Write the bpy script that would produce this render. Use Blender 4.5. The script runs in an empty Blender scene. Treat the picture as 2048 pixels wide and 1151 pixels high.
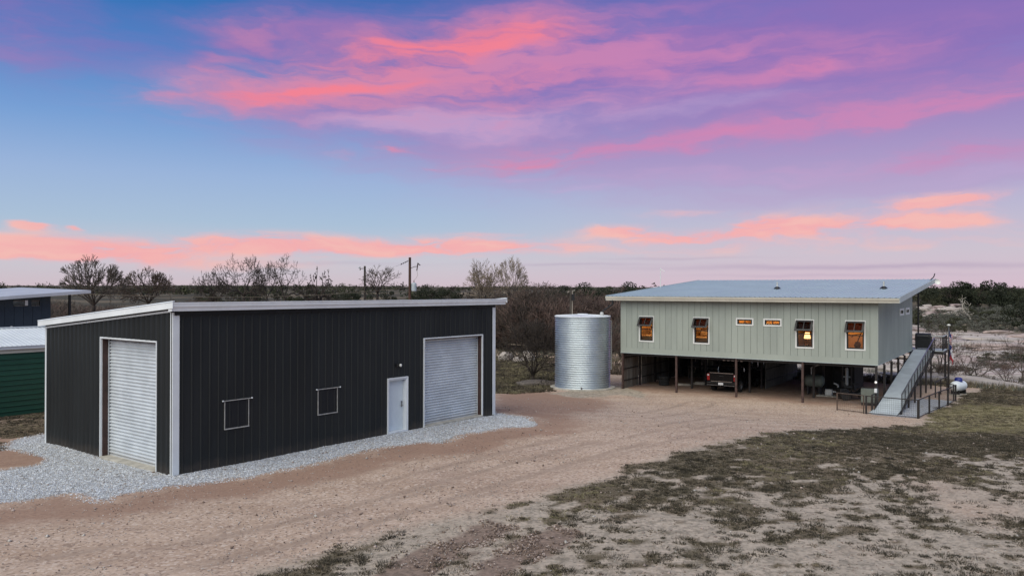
import bpy, math, random
import numpy as np
from mathutils import Vector, Matrix, Euler

# ------------------------------------------------------------------ scene, camera, sky, sun, exposure
scene = bpy.context.scene
COL = scene.collection
R = math.radians
F_PX, PITCH, ROLL, CAM_H, CX, CY = 1584.53, 0.003, 0.0022, 5.6175, 1024.0, 575.5

cam_data = bpy.data.cameras.new('camera')
cam_data.sensor_width = 36.0
cam_data.lens = F_PX / 2048 * 36.0
cam_data.clip_end = 20000
cam = bpy.data.objects.new('camera', cam_data)
COL.objects.link(cam)
cam.matrix_world = (Matrix.Translation((0, 0, CAM_H)) @ Matrix.Rotation(math.pi / 2 + PITCH, 4, 'X')
                    @ Matrix.Rotation(ROLL, 4, 'Z'))
scene.camera = cam
scene.render.resolution_x, scene.render.resolution_y = 1024, 575
scene.view_settings.view_transform = 'Standard'
scene.view_settings.look = 'None'
scene.view_settings.gamma = 1.0
scene.view_settings.use_curve_mapping = False
EXPOSURE = 0.5
scene.view_settings.exposure = EXPOSURE
SKY_GAIN = 2 ** -EXPOSURE
scene.cycles.max_bounces = 5
scene.cycles.diffuse_bounces = 2
scene.cycles.glossy_bounces = 3
scene.cycles.transmission_bounces = 3
scene.cycles.transparent_max_bounces = 8
scene.cycles.caustics_reflective = False
scene.cycles.caustics_refractive = False

SUN_AZ, SUN_EL = R(205), R(48)      # compass bearing of the after-glow: behind the camera, to its left
sun_data = bpy.data.lights.new('sun', 'SUN')
sun_data.energy = 2.3
sun_data.angle = R(75)
sun_data.color = (1.0, 0.97, 0.84)
sun = bpy.data.objects.new('sun', sun_data)
COL.objects.link(sun)
sdir = Vector((math.sin(SUN_AZ) * math.cos(SUN_EL), math.cos(SUN_AZ) * math.cos(SUN_EL), math.sin(SUN_EL)))
sun.rotation_euler = (-sdir).to_track_quat('-Z', 'Y').to_euler()
sun.location = (0, 0, 60)


def lin(c):
    return tuple(((v / 255) / 12.92 if v / 255 <= 0.04045 else ((v / 255 + 0.055) / 1.055) ** 2.4) for v in c)


class NG:
    """small helper for building node trees"""
    def __init__(self, nt):
        self.nt = nt
        self.n = nt.nodes
        self.l = nt.links

    def node(self, kind, **kw):
        nd = self.n.new(kind)
        for k, v in kw.items():
            setattr(nd, k, v)
        return nd

    def put(self, sock, val):
        if isinstance(val, bpy.types.NodeSocket):
            self.l.new(val, sock)
        elif isinstance(val, (tuple, list)):
            dim = len(sock.default_value)
            val = tuple(val)
            if dim == 4 and len(val) == 3:
                val = val + (1.0,)
            sock.default_value = val
        else:
            sock.default_value = val

    def math(self, op, a, b=None, c=None, clamp=False):
        nd = self.node('ShaderNodeMath', operation=op, use_clamp=clamp)
        self.put(nd.inputs[0], a)
        if b is not None:
            self.put(nd.inputs[1], b)
        if c is not None:
            self.put(nd.inputs[2], c)
        return nd.outputs[0]

    def vmath(self, op, a, b=None, out=0):
        nd = self.node('ShaderNodeVectorMath', operation=op)
        self.put(nd.inputs[0], a)
        if b is not None:
            self.put(nd.inputs[1], b)
        return nd.outputs[out]

    def mix(self, fac, a, b, blend='MIX'):
        nd = self.node('ShaderNodeMix', data_type='RGBA', blend_type=blend)
        self.put(nd.inputs[0], fac)
        self.put(nd.inputs[6], a)
        self.put(nd.inputs[7], b)
        return nd.outputs[2]

    def smooth(self, x, lo, hi, a=0.0, b=1.0):
        nd = self.node('ShaderNodeMapRange', interpolation_type='SMOOTHSTEP')
        self.put(nd.inputs[0], x)
        for i, v in enumerate((lo, hi, a, b)):
            self.put(nd.inputs[i + 1], v)
        return nd.outputs[0]

    def combine(self, x, y, z=0.0):
        nd = self.node('ShaderNodeCombineXYZ')
        self.put(nd.inputs[0], x)
        self.put(nd.inputs[1], y)
        self.put(nd.inputs[2], z)
        return nd.outputs[0]

    def noise(self, vec, scale, detail=4.0, rough=0.55, dist=0.0, color=False):
        nd = self.node('ShaderNodeTexNoise')
        self.put(nd.inputs['Vector'], vec)
        nd.inputs['Scale'].default_value = scale
        nd.inputs['Detail'].default_value = detail
        nd.inputs['Roughness'].default_value = rough
        nd.inputs['Distortion'].default_value = dist
        return nd.outputs['Color' if color else 0]

    def ramp(self, fac, stops):
        nd = self.node('ShaderNodeValToRGB')
        el = nd.color_ramp.elements
        while len(el) < len(stops):
            el.new(0.5)
        for e, (p, c) in zip(el, stops):
            e.position = p
            e.color = (*c, 1)
        self.put(nd.inputs[0], fac)
        return nd.outputs[0]


def build_world():
    w = bpy.data.worlds.new('World')
    scene.world = w
    w.use_nodes = True
    w.cycles.sampling_method = 'NONE'
    g = NG(w.node_tree)
    g.n.clear()
    out = g.node('ShaderNodeOutputWorld')
    bg = g.node('ShaderNodeBackground')
    g.l.new(bg.outputs[0], out.inputs[0])
    tc = g.node('ShaderNodeTexCoord').outputs['Generated']
    sep = g.node('ShaderNodeSeparateXYZ')
    g.l.new(tc, sep.inputs[0])
    x, y, z = sep.outputs
    az = g.math('MULTIPLY', g.math('ARCTAN2', x, y), 180 / math.pi)
    el = g.math('MULTIPLY', g.math('ARCSINE', z), 180 / math.pi)
    P0 = g.combine(az, el)
    # domain warp, long in azimuth and short in elevation, so that edges fray into streaks
    wv = g.combine(g.math('MULTIPLY', az, 0.075), g.math('MULTIPLY', el, 0.22), 3.7)
    w1 = g.noise(wv, 1.0, 4, 0.55, color=True)
    w2 = g.noise(wv, 3.7, 5, 0.6, color=True)
    warp = g.vmath('ADD', g.vmath('MULTIPLY', g.vmath('SUBTRACT', w1, (0.5, 0.5, 0.5)), (11.0, 3.6, 0)),
                   g.vmath('MULTIPLY', g.vmath('SUBTRACT', w2, (0.5, 0.5, 0.5)), (3.6, 1.3, 0)))
    P = g.vmath('ADD', P0, warp)
    lowwarp = g.vmath('ADD', P0, g.vmath('MULTIPLY', warp, (0.6, 0.28, 0)))
    # fibrous density, leaning up to the right like the streaks in view
    leaned = g.node('ShaderNodeMapping')
    leaned.inputs['Rotation'].default_value = (0, 0, R(-9))
    leaned.inputs['Scale'].default_value = (0.05, 0.27, 1)
    g.l.new(P, leaned.inputs[0])
    fib = g.noise(leaned.outputs[0], 1.0, 5, 0.52)
    fib2 = g.noise(leaned.outputs[0], 2.9, 5, 0.55)
    fib = g.smooth(g.math('ADD', g.math('MULTIPLY', fib, 0.55), g.math('MULTIPLY', fib2, 0.45)), 0.28, 0.72)

    def blobs(vec, rows):
        tot = None
        for u, v, lu, lv, tilt, wt in rows:
            a0 = math.degrees(math.atan((u - CX) / F_PX))
            e0 = math.degrees(math.atan((580 - v) / F_PX * math.cos(R(a0))))
            m = g.node('ShaderNodeMapping', vector_type='TEXTURE')
            m.inputs['Location'].default_value = (a0, e0, 0)
            m.inputs['Rotation'].default_value = (0, 0, R(tilt))
            m.inputs['Scale'].default_value = (lu * 0.0345, lv * 0.0345, 1)
            # each patch waits for the one before it, which keeps the shader's working memory small
            if tot is not None:
                vm = g.node('ShaderNodeVectorMath', operation='MULTIPLY_ADD')
                g.l.new(tot, vm.inputs[0])
                vm.inputs[1].default_value = (1e-7, 1e-7, 1e-7)
                g.l.new(vec, vm.inputs[2])
                g.l.new(vm.outputs[0], m.inputs[0])
            else:
                g.l.new(vec, m.inputs[0])
            d = g.vmath('DOT_PRODUCT', m.outputs[0], m.outputs[0], out=1)
            e = g.math('EXPONENT', g.math('MULTIPLY', d, -1.0))
            tot = g.math('MULTIPLY', e, wt) if tot is None else g.math('MULTIPLY_ADD', e, wt, tot)
        return tot
    # clear-sky gradient: pale rose haze at the horizon to deep blue overhead
    et = g.math('DIVIDE', el, 90.0, clamp=True)
    left = g.ramp(et, [(0.0, lin((212, 192, 202))), (0.022, lin((203, 201, 212))), (0.05, lin((172, 194, 218))),
                       (0.085, lin((156, 182, 221))), (0.125, lin((118, 160, 215))), (0.17, lin((72, 133, 201))),
                       (0.225, lin((34, 104, 178))), (0.35, lin((30, 92, 168))), (1.0, lin((26, 76, 150)))])
    right = g.ramp(et, [(0.0, lin((216, 190, 206))), (0.03, lin((206, 195, 209))), (0.06, lin((190, 186, 212))),
                        (0.10, lin((172, 170, 212))), (0.16, lin((142, 138, 204))), (0.23, lin((108, 104, 184))),
                        (0.35, lin((70, 86, 166))), (1.0, lin((36, 74, 150)))])
    base = g.mix(g.math('MULTIPLY', g.smooth(az, -12.0, 22.0), g.smooth(az, 80.0, 45.0)), left, right)
    # broad lilac veil
    veil = blobs(P, [(700, 110, 330, 110, 6, 0.55), (1050, 150, 430, 140, 6, 0.85), (1550, 110, 520, 120, 4, 0.8),
                     (1450, 270, 560, 80, 3, 0.75), (2050, 170, 380, 150, 6, 0.9), (20, 50, 130, 80, 0, 0.85),
                     (800, 240, 330, 70, 6, 0.7), (1900, 330, 360, 80, 4, 0.75), (1500, 370, 460, 50, 2, 0.45), (1150, 340, 360, 45, 2, 0.5),
                     (300, 130, 220, 60, 8, 0.22), (1850, 40, 420, 70, 0, 0.5), (480, 60, 170, 50, 8, 0.4)])
    veil_d = g.math('MULTIPLY', veil, g.math('MULTIPLY_ADD', fib, 0.75, 0.45))
    veilf = g.smooth(veil_d, 0.05, 0.95)
    # wide rose layer, feathered
    rosew = blobs(P, [(900, 125, 400, 82, 9, 1.15), (1100, 150, 360, 80, 6, 0.8), (620, 180, 280, 48, 9, 0.95),
                      (1330, 130, 300, 50, 4, 0.6), (1600, 138, 250, 22, 8, 1.0), (1480, 268, 340, 20, 6, 1.0),
                      (1960, 185, 240, 34, 5, 1.1), (1240, 290, 260, 24, 3, 1.25), (1040, 322, 150, 26, 2, 1.35),
                      (1850, 225, 260, 20, 6, 0.4), (1020, 235, 260, 36, 6, 0.5), (1950, 310, 260, 28, 3, 0.9), (1950, 110, 300, 40, 4, 0.5), (470, 110, 150, 50, 8, 0.45), (1750, 245, 240, 20, 6, 0.45), (1650, 195, 240, 14, 6, 0.3),
                      (480, 45, 130, 24, 8, 0.55), (20, 70, 90, 45, 0, 0.6), (350, 205, 90, 18, 4, 0.4),
                      (760, 303, 30, 8, 0, 1.2), (655, 308, 28, 7, 0, 1.2), (840, 330, 20, 5, 0, 0.5),
                      (1700, 65, 300, 30, 3, 0.4), (1150, 40, 300, 30, 3, 0.45), (1450, 340, 300, 16, 2, 0.3)])
    fib6 = g.smooth(g.noise(leaned.outputs[0], 7.0, 4, 0.55), 0.3, 0.7)
    fibm = g.math('MULTIPLY_ADD', fib6, 0.18, g.math('MULTIPLY', fib, 0.85))
    rose_d = g.math('MULTIPLY', rosew, g.math('MULTIPLY_ADD', fibm, 1.25, -0.08))
    rosef = g.smooth(rose_d, 0.0, 1.2)
    # pale lavender puffs under the rose layer
    pale = blobs(P, [(820, 240, 240, 30, 4, 0.9), (1000, 250, 260, 26, 4, 0.7), (1450, 210, 300, 26, 4, 0.5), (1250, 180, 220, 30, 5, 0.5),
                     (1500, 345, 380, 24, 2, 0.6), (1050, 355, 160, 12, 2, 0.6), (400, 175, 120, 20, 6, 0.45), (1900, 360, 260, 24, 2, 0.5), (1180, 380, 90, 8, 0, 0.6)])
    palef = g.smooth(g.math('MULTIPLY', pale, g.math('MULTIPLY_ADD', fibm, 1.1, 0.2)), 0.12, 1.0)
    # glowing cores
    core = blobs(P, [(900, 85, 230, 30, 10, 1.0), (830, 125, 150, 26, 10, 0.7), (600, 195, 120, 18, 9, 0.95), (720, 180, 150, 14, 9, 0.7),
                     (1080, 75, 150, 22, 6, 0.6), (1030, 165, 170, 26, 6, 0.55), (1620, 130, 120, 11, 8, 0.5), (1450, 275, 130, 10, 6, 0.45),
                     (1980, 180, 90, 12, 5, 0.4), (1060, 322, 60, 9, 2, 0.6)])
    core_d = g.math('MULTIPLY', core, g.math('MULTIPLY_ADD', fibm, 1.15, 0.15))
    coref = g.smooth(core_d, 0.05, 1.15)
    # low peach banks near the horizon
    lowb = blobs(lowwarp, [(60, 498, 190, 24.6, -1, 1.15), (250, 510, 130, 16.8, -3, 0.75), (500, 484, 170, 21.3, 0, 0.85),
                           (620, 500, 260, 16.8, 0, 0.55), (820, 490, 210, 20.2, 1, 0.95), (1020, 488, 160, 14.6, 0, 0.7),
                           (1240, 458, 90, 12.3, 0, 0.95), (1410, 466, 130, 20.2, 2, 1.05), (1530, 440, 70, 13.4, 0, 0.7),
                           (1650, 452, 130, 15.7, -2, 0.9), (1350, 425, 80, 10.1, 0, 0.7), (1905, 400, 110, 14.6, 3, 0.85),
                           (1895, 440, 90, 12.3, 0, 0.85), (62, 452, 34, 8.96, 0, 1.1), (138, 455, 11, 6.72, 0, 0.9),
                           (980, 465, 70, 5.6, 0, 0.5), (1800, 425, 300, 35.8, 2, 0.42), (1500, 500, 360, 15.7, 0, 0.32),
                           (420, 532, 360, 13.4, 0, 0.38), (650, 500, 620, 16, 0, 0.32), (1500, 474, 560, 20, 1, 0.25), (1950, 480, 240, 15.7, 0, 0.3)])
    low_d = g.math('MULTIPLY', lowb, g.math('MULTIPLY_ADD', g.smooth(fib2, 0.3, 0.7), 1.15, 0.25))
    lowf = g.math('MULTIPLY', g.smooth(low_d, 0.10, 0.95), 0.92)
    grey = blobs(lowwarp, [(1720, 531, 380, 5, 0, 1.0), (1150, 527, 150, 3, 0, 0.7), (1350, 515, 130, 3, 0, 0.6),
                           (1640, 548, 220, 3, 0, 0.5), (640, 528, 200, 4, 0, 0.4)])
    # unseen rest of the sky: clouds greyed to keep purple out of the light
    pn = g.node('ShaderNodeMapping')
    pn.inputs['Scale'].default_value = (0.9, 0.9, 2.6)
    g.l.new(tc, pn.inputs[0])
    oth = g.noise(pn.outputs[0], 2.3, 7, 0.6, 0.4)
    away = g.math('MAXIMUM', g.smooth(g.math('ABSOLUTE', az), 36, 60), g.smooth(el, 22, 34))
    othf = g.math('MULTIPLY', g.smooth(oth, 0.46, 0.72), away)
    rose = g.mix(g.smooth(az, -14, 14), lin((226, 142, 172)), lin((212, 134, 182)))
    hot = g.mix(g.smooth(az, 0, 20), lin((255, 130, 142)), lin((230, 130, 170)))
    lil = g.mix(g.smooth(el, 4, 16), lin((188, 168, 206)), lin((140, 110, 184)))
    col = g.mix(g.math('MULTIPLY', veilf, 0.85), base, lil)
    col = g.mix(g.math('MULTIPLY', othf, 0.85), col, lin((206, 200, 198)))
    col = g.mix(g.math('MULTIPLY', palef, 0.7), col, lin((200, 172, 214)))
    col = g.mix(g.math('MULTIPLY', rosef, 0.78), col, rose)
    col = g.mix(g.math('MULTIPLY', coref, 0.82), col, hot)
    col = g.mix(g.math('MULTIPLY', grey, 0.55), col, lin((176, 158, 186)))
    peach = g.mix(g.smooth(low_d, 0.35, 1.0), lin((232, 184, 196)), lin((250, 172, 174)))
    peach = g.mix(g.smooth(fib2, 0.40, 0.68, 0, 0.55), peach, lin((252, 200, 184)))
    col = g.mix(lowf, col, peach)
    # physically based daylight share
    sky = g.node('ShaderNodeTexSky', sky_type='NISHITA')
    sky.sun_disc = False
    sky.sun_elevation = SUN_EL
    sky.sun_rotation = SUN_AZ
    nis = g.vmath('SCALE', sky.outputs[0])
    nis.node.inputs['Scale'].default_value = 0.07
    col = g.mix(0.06, col, nis)
    # below the horizon: ground haze, so that nothing odd is mirrored
    col = g.mix(g.smooth(el, -3.0, -0.6), lin((120, 105, 98)), col)
    g.l.new(col, bg.inputs[0])
    bg.inputs[1].default_value = SKY_GAIN


build_world()

# ------------------------------------------------------------------ numeric helpers
rng = random.Random(7)
nrng = np.random.default_rng(7)


def _hash(ix, iy, seed):
    h = (ix * 374761393 + iy * 668265263 + seed * 982451653) & 0xFFFFFFFF
    h = ((h ^ (h >> 13)) * 1274126177) & 0xFFFFFFFF
    return ((h ^ (h >> 16)) & 0xFFFF) / 65535.0


def vnoise(x, y, seed=0):
    x = np.asarray(x, float)
    y = np.asarray(y, float)
    ix, iy = np.floor(x).astype(np.int64), np.floor(y).astype(np.int64)
    fx, fy = x - ix, y - iy
    fx, fy = fx * fx * (3 - 2 * fx), fy * fy * (3 - 2 * fy)
    a, b = _hash(ix, iy, seed), _hash(ix + 1, iy, seed)
    c, d = _hash(ix, iy + 1, seed), _hash(ix + 1, iy + 1, seed)
    return (a * (1 - fx) + b * fx) * (1 - fy) + (c * (1 - fx) + d * fx) * fy


def fbm(x, y, seed=0, oct=4):
    t, amp, s = 0, 0.5, 0
    for k in range(oct):
        t = t + vnoise(np.asarray(x) * 2 ** k + k * 17.3, np.asarray(y) * 2 ** k - k * 9.1, seed + k) * amp
        s += amp
        amp *= 0.5
    return t / s


def sstep(x, lo, hi):
    t = np.clip((x - lo) / (hi - lo), 0, 1)
    return t * t * (3 - 2 * t)


ZG = -1.1235                               # ground level under the raised house
SHED_AT, SHED_YAW = (-10.190, 23.859), 0.9197
HOUSE_AT, HOUSE_YAW = (20.977, 45.445), -0.5916
SHED_L, SHED_W = 15.476, 8.663
HOUSE_L, HOUSE_W = 16.21, 14.2


def shed_xy(x, y):
    c, s = math.cos(SHED_YAW), math.sin(SHED_YAW)
    return SHED_AT[0] + c * x - s * y, SHED_AT[1] + s * x + c * y


def house_xy(x, y):
    c, s = math.cos(HOUSE_YAW), math.sin(HOUSE_YAW)
    return HOUSE_AT[0] + c * x - s * y, HOUSE_AT[1] + s * x + c * y


def base_z(x, y):
    """smooth terrain: level yard, dip to the flood plain, stone river bed, rising hills"""
    x = np.asarray(x, float)
    y = np.asarray(y, float)
    z = ZG * sstep(0.5 * x + 0.87 * y, 29, 47)
    q = 0.8 * x + 0.6 * y
    z = z - 1.5 * sstep(q, 58, 76) * sstep(y, 40, 58) * sstep(x - 0.14 * y, 0, 10)
    d = np.hypot(x, y)
    z = z + 4.6 * sstep(d, 120, 520) + 3.0 * sstep(d, 420, 1300) + 9.0 * sstep(d, 1200, 2800)
    far = sstep(d, 150, 700)
    z = z + far * (fbm(x / 240, y / 240, 31, 4) - 0.5) * 7.0 * sstep(d, 150, 900)
    z = z + 1.6 * sstep(q, 175, 260)
    return z


def ground_z(x, y):
    x = np.asarray(x, float)
    y = np.asarray(y, float)
    d = np.hypot(x, y)
    near = 1 - sstep(d, 70, 130)
    z = base_z(x, y) + near * ((fbm(x / 5.0, y / 5.0, 3, 3) - 0.5) * 0.10 + (fbm(x / 0.9, y / 0.9, 5, 3) - 0.5) * 0.035)
    q = 0.8 * x + 0.6 * y
    rock = sstep(q, 60, 66) * (1 - sstep(q, 150, 185)) * sstep(y, 44, 58) * sstep(x - 0.14 * y, 3, 10)
    st = fbm(x / 9 + 0.03 * y, y / 3.2, 41, 4)
    z = z + rock * (np.floor(st * 7) / 7 * 1.5 - 0.7 + (fbm(x / 2, y / 2, 43, 3) - 0.5) * 0.35)
    return z


def gz(x, y):
    return float(ground_z(x, y))


def ray(u, v):
    du, dv = u - CX, v - CY
    c, s = math.cos(ROLL), math.sin(ROLL)
    a, b = (c * du + s * dv) / F_PX, -(-s * du + c * dv) / F_PX
    return a, math.cos(PITCH) - b * math.sin(PITCH), math.sin(PITCH) + b * math.cos(PITCH)


def on_ground(u, v):
    """where a line of sight meets the yard: used to survey outlines of ground cover in metres"""
    dx, dy, dz = ray(u, v)
    t = 20.0
    for _ in range(50):
        zz = float(ZG * sstep(0.5 * dx * t + 0.87 * dy * t, 29, 47))
        t = 0.5 * t + 0.5 * (zz - CAM_H) / dz
    return dx * t, dy * t


def poly_sd(px, py, poly):
    """signed distance (positive inside) from points to polygon"""
    P = np.array(poly)
    n = len(P)
    dmin = np.full(px.shape, 1e9)
    inside = np.zeros(px.shape, bool)
    for i in range(n):
        x0, y0 = P[i]
        x1, y1 = P[(i + 1) % n]
        ex, ey = x1 - x0, y1 - y0
        t = np.clip(((px - x0) * ex + (py - y0) * ey) / (ex * ex + ey * ey + 1e-12), 0, 1)
        dmin = np.minimum(dmin, np.hypot(px - x0 - t * ex, py - y0 - t * ey))
        cond = (y0 > py) != (y1 > py)
        xi = x0 + (py - y0) / (ey if abs(ey) > 1e-9 else 1e-9) * ex
        inside ^= cond & (px < xi)
    return np.where(inside, dmin, -dmin)


# ------------------------------------------------------------------ mesh helpers
class MB:
    """collects boxes, tubes and prisms into one mesh"""
    def __init__(self):
        self.v, self.f, self.m = [], [], []

    def add(self, vs, fs, mi=0):
        o = len(self.v)
        self.v.extend([tuple(p) for p in vs])
        self.f.extend([tuple(i + o for i in f) for f in fs])
        self.m.extend([mi] * len(fs))
        return self

    def box(self, x0, x1, y0, y1, z0, z1, mi=0):
        vs = [(x, y, z) for z in (z0, z1) for y in (y0, y1) for x in (x0, x1)]
        return self.add(vs, [(0, 2, 3, 1), (4, 5, 7, 6), (0, 1, 5, 4), (2, 6, 7, 3), (0, 4, 6, 2), (1, 3, 7, 5)], mi)

    def hexa(self, lo, hi, mi=0):
        """lo, hi: four corner points each, counter-clockwise seen from above"""
        return self.add(list(lo) + list(hi), [(3, 2, 1, 0), (4, 5, 6, 7), (0, 1, 5, 4), (1, 2, 6, 5), (2, 3, 7, 6), (3, 0, 4, 7)], mi)

    def tube(self, p0, p1, r0, r1=None, n=6, cap=True, mi=0):
        r1 = r0 if r1 is None else r1
        p0, p1 = Vector(p0), Vector(p1)
        d = p1 - p0
        if d.length < 1e-6:
            return self
        d.normalize()
        a = d.cross(Vector((0, 0, 1)))
        if a.length < 0.05:
            a = d.cross(Vector((1, 0, 0)))
        a.normalize()
        b = d.cross(a)
        vs = []
        for p, r in ((p0, r0), (p1, r1)):
            for k in range(n):
                t = 2 * math.pi * k / n
                vs.append(p + a * (r * math.cos(t)) + b * (r * math.sin(t)))
        fs = [(k, k + n, (k + 1) % n + n, (k + 1) % n) for k in range(n)]
        if cap:
            fs += [tuple(range(n)), tuple(range(2 * n - 1, n - 1, -1))]
        return self.add(vs, fs, mi)

    def path(self, pts, r, n=6, mi=0):
        for a, b in zip(pts, pts[1:]):
            self.tube(a, b, r, r, n, True, mi)
        return self

    def lathe(self, prof, n=24, cx=0, cy=0, mi=0, axis='z', closed=True):
        vs, fs = [], []
        for r, h in prof:
            for k in range(n):
                t = 2 * math.pi * k / n
                c, s = r * math.cos(t), r * math.sin(t)
                vs.append((cx + c, cy + s, h) if axis == 'z' else ((cx + c, h, cy + s) if axis == 'y' else (h, cx + c, cy + s)))
        for i in range(len(prof) - 1):
            for k in range(n):
                a, b = i * n + k, i * n + (k + 1) % n
                fs.append((a, b, b + n, a + n))
        if closed:
            fs.append(tuple(range(n - 1, -1, -1)))
            fs.append(tuple(range((len(prof) - 1) * n, len(prof) * n)))
        return self.add(vs, fs, mi)

    def prism(self, poly, axis, a, b, mi=0):
        """extrude a 2-D polygon along x ('x': poly is (y,z)), y ('y': (x,z)) or z ('z': (x,y))"""
        n = len(poly)
        mk = {'x': lambda t, p: (t, p[0], p[1]), 'y': lambda t, p: (p[0], t, p[1]), 'z': lambda t, p: (p[0], p[1], t)}[axis]
        vs = [mk(a, p) for p in poly] + [mk(b, p) for p in poly]
        fs = [(k, (k + 1) % n, (k + 1) % n + n, k + n) for k in range(n)] + [tuple(range(n - 1, -1, -1)), tuple(range(n, 2 * n))]
        return self.add(vs, fs, mi)

    def mesh(self, name, mats, smooth=False):
        me = bpy.data.meshes.new(name)
        me.from_pydata(self.v, [], self.f)
        for m in (mats if isinstance(mats, (list, tuple)) else [mats]):
            me.materials.append(m)
        if any(self.m):
            me.polygons.foreach_set('material_index', self.m)
        if smooth:
            me.polygons.foreach_set('use_smooth', [True] * len(me.polygons))
        me.update()
        return me

    def build(self, name, mats, parent=None, smooth=False, bevel=0.0, fix=True):
        me = self.mesh(name, mats, smooth)
        if fix:
            fix_normals(me)
        return link(name, me, parent, bevel)


def fix_normals(me):
    import bmesh
    bm = bmesh.new()
    bm.from_mesh(me)
    bmesh.ops.recalc_face_normals(bm, faces=bm.faces)
    bm.to_mesh(me)
    bm.free()


def link(name, me, parent=None, bevel=0.0, loc=None, rot=None):
    o = bpy.data.objects.new(name, me)
    COL.objects.link(o)
    if parent is not None:
        o.parent = parent
    if loc is not None:
        o.location = loc
    if rot is not None:
        o.rotation_euler = rot
    if bevel:
        b = o.modifiers.new('bevel', 'BEVEL')
        b.width = bevel
        b.segments = 2
        b.limit_method = 'ANGLE'
    return o


def tag(o, label, cat, group=None, kind=None):
    if label:
        o['label'] = label
    if cat:
        o['category'] = cat
    if group:
        o['group'] = group
    if kind:
        o['kind'] = kind
    return o


def thing(name, label, cat, loc=(0, 0, 0), rz=0.0, group=None):
    o = bpy.data.objects.new(name, None)
    o.empty_display_size = 0.3
    COL.objects.link(o)
    o.location = loc
    o.rotation_euler = (0, 0, rz)
    return tag(o, label, cat, group)


def copy_tree(o, parent=None):
    c = o.copy()
    COL.objects.link(c)
    c.parent = parent
    for ch in o.children:
        copy_tree(ch, c)
    return c


# ------------------------------------------------------------------ materials
MATS = {}


def mat(name, col, rough=0.6, metal=0.0, var=0.12, vscale=3.0, bump=0.0, bscale=30.0, spec=0.5, col2=None,
        stretch=(1, 1, 1), dirt=0.0, dirtcol=(0.25, 0.18, 0.13)):
    m = bpy.data.materials.new(name)
    m.use_nodes = True
    g = NG(m.node_tree)
    bs = g.n['Principled BSDF']
    tc = g.node('ShaderNodeTexCoord').outputs['Object']
    mp = g.node('ShaderNodeMapping')
    mp.inputs['Scale'].default_value = stretch
    g.l.new(tc, mp.inputs[0])
    vec = mp.outputs[0]
    n1 = g.noise(vec, vscale, 5, 0.6)
    c2 = col2 if col2 else tuple(c * (1 - var * 2) for c in col)
    c1 = tuple(min(1, c * (1 + var * 0.6)) for c in col)
    c = g.mix(g.smooth(n1, 0.3, 0.7), c1, c2)
    if dirt:
        # splashed soil along the foot: wear on the thing itself, uneven in outline
        sp = g.node('ShaderNodeSeparateXYZ')
        g.l.new(tc, sp.inputs[0])
        dz = g.math('ADD', sp.outputs[2], g.math('MULTIPLY', g.noise(tc, 2.2, 5, 0.65), -0.5))
        c = g.mix(g.math('MULTIPLY', g.smooth(dz, 0.15, -0.25), dirt), c, dirtcol)
    g.l.new(c, bs.inputs['Base Color'])
    g.put(bs.inputs['Roughness'], g.smooth(g.noise(vec, vscale * 2.3, 4), 0.2, 0.8, max(0.05, rough - 0.08), min(1, rough + 0.1)))
    bs.inputs['Metallic'].default_value = metal
    bs.inputs['Specular IOR Level'].default_value = spec
    if bump:
        b = g.node('ShaderNodeBump')
        b.inputs['Strength'].default_value = bump
        b.inputs['Distance'].default_value = 0.02
        g.l.new(g.noise(vec, bscale, 4), b.inputs['Height'])
        g.l.new(b.outputs[0], bs.inputs['Normal'])
    MATS[name] = m
    return m


def emit(name, col, strength):
    m = bpy.data.materials.new(name)
    m.use_nodes = True
    bs = m.node_tree.nodes['Principled BSDF']
    bs.inputs['Base Color'].default_value = (*col, 1)
    bs.inputs['Emission Color'].default_value = (*col, 1)
    bs.inputs['Emission Strength'].default_value = strength
    MATS[name] = m
    return m


def glass(name, tint=(1, 1, 1), refl=0.12):
    m = bpy.data.materials.new(name)
    m.use_nodes = True
    g = NG(m.node_tree)
    g.n.clear()
    out = g.node('ShaderNodeOutputMaterial')
    tr = g.node('ShaderNodeBsdfTransparent')
    tr.inputs[0].default_value = (*tint, 1)
    gl = g.node('ShaderNodeBsdfGlossy')
    gl.inputs['Roughness'].default_value = 0.03
    mx = g.node('ShaderNodeMixShader')
    lw = g.node('ShaderNodeLayerWeight')
    lw.inputs[0].default_value = 0.25
    g.l.new(g.math('ADD', g.math('MULTIPLY', lw.outputs[0], 0.5 if refl > 0 else 0.12), refl, clamp=True), mx.inputs[0])
    g.l.new(tr.outputs[0], mx.inputs[1])
    g.l.new(gl.outputs[0], mx.inputs[2])
    g.l.new(mx.outputs[0], out.inputs[0])
    MATS[name] = m
    return m


M_CHAR = mat('charcoal_steel', (0.0150, 0.0175, 0.0185), 0.52, 0, 0.14, 0.7, 0.16, 1.6, 0.32, stretch=(1, 1, 0.25), dirt=0.30, dirtcol=(0.11, 0.085, 0.068))
M_CHARB = mat('charcoal_recess', (0.012, 0.013, 0.015), 0.6, 0, 0.08, 0.7, spec=0.3)
M_TRIM = mat('white_painted_trim', (0.72, 0.75, 0.77), 0.42, 0, 0.05, 1.2, 0.03, 8)
M_GUT = mat('white_gutter', (0.82, 0.85, 0.87), 0.32, 0.0, 0.05, 1.0, 0.03, 6)
M_ROLL = mat('roll_door_steel', (0.62, 0.66, 0.69), 0.38, 0.1, 0.07, 1.5, 0.05, 5, dirt=0.35, dirtcol=(0.36, 0.31, 0.27))
M_JAMB = mat('red_oxide_steel', (0.055, 0.026, 0.021), 0.6, 0, 0.2, 3)
M_CONC = mat('concrete', (0.46, 0.43, 0.37), 0.9, 0, 0.16, 2.5, 0.3, 40)
M_DOOR = mat('white_door', (0.62, 0.69, 0.74), 0.4, 0, 0.04, 1.2)
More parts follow.
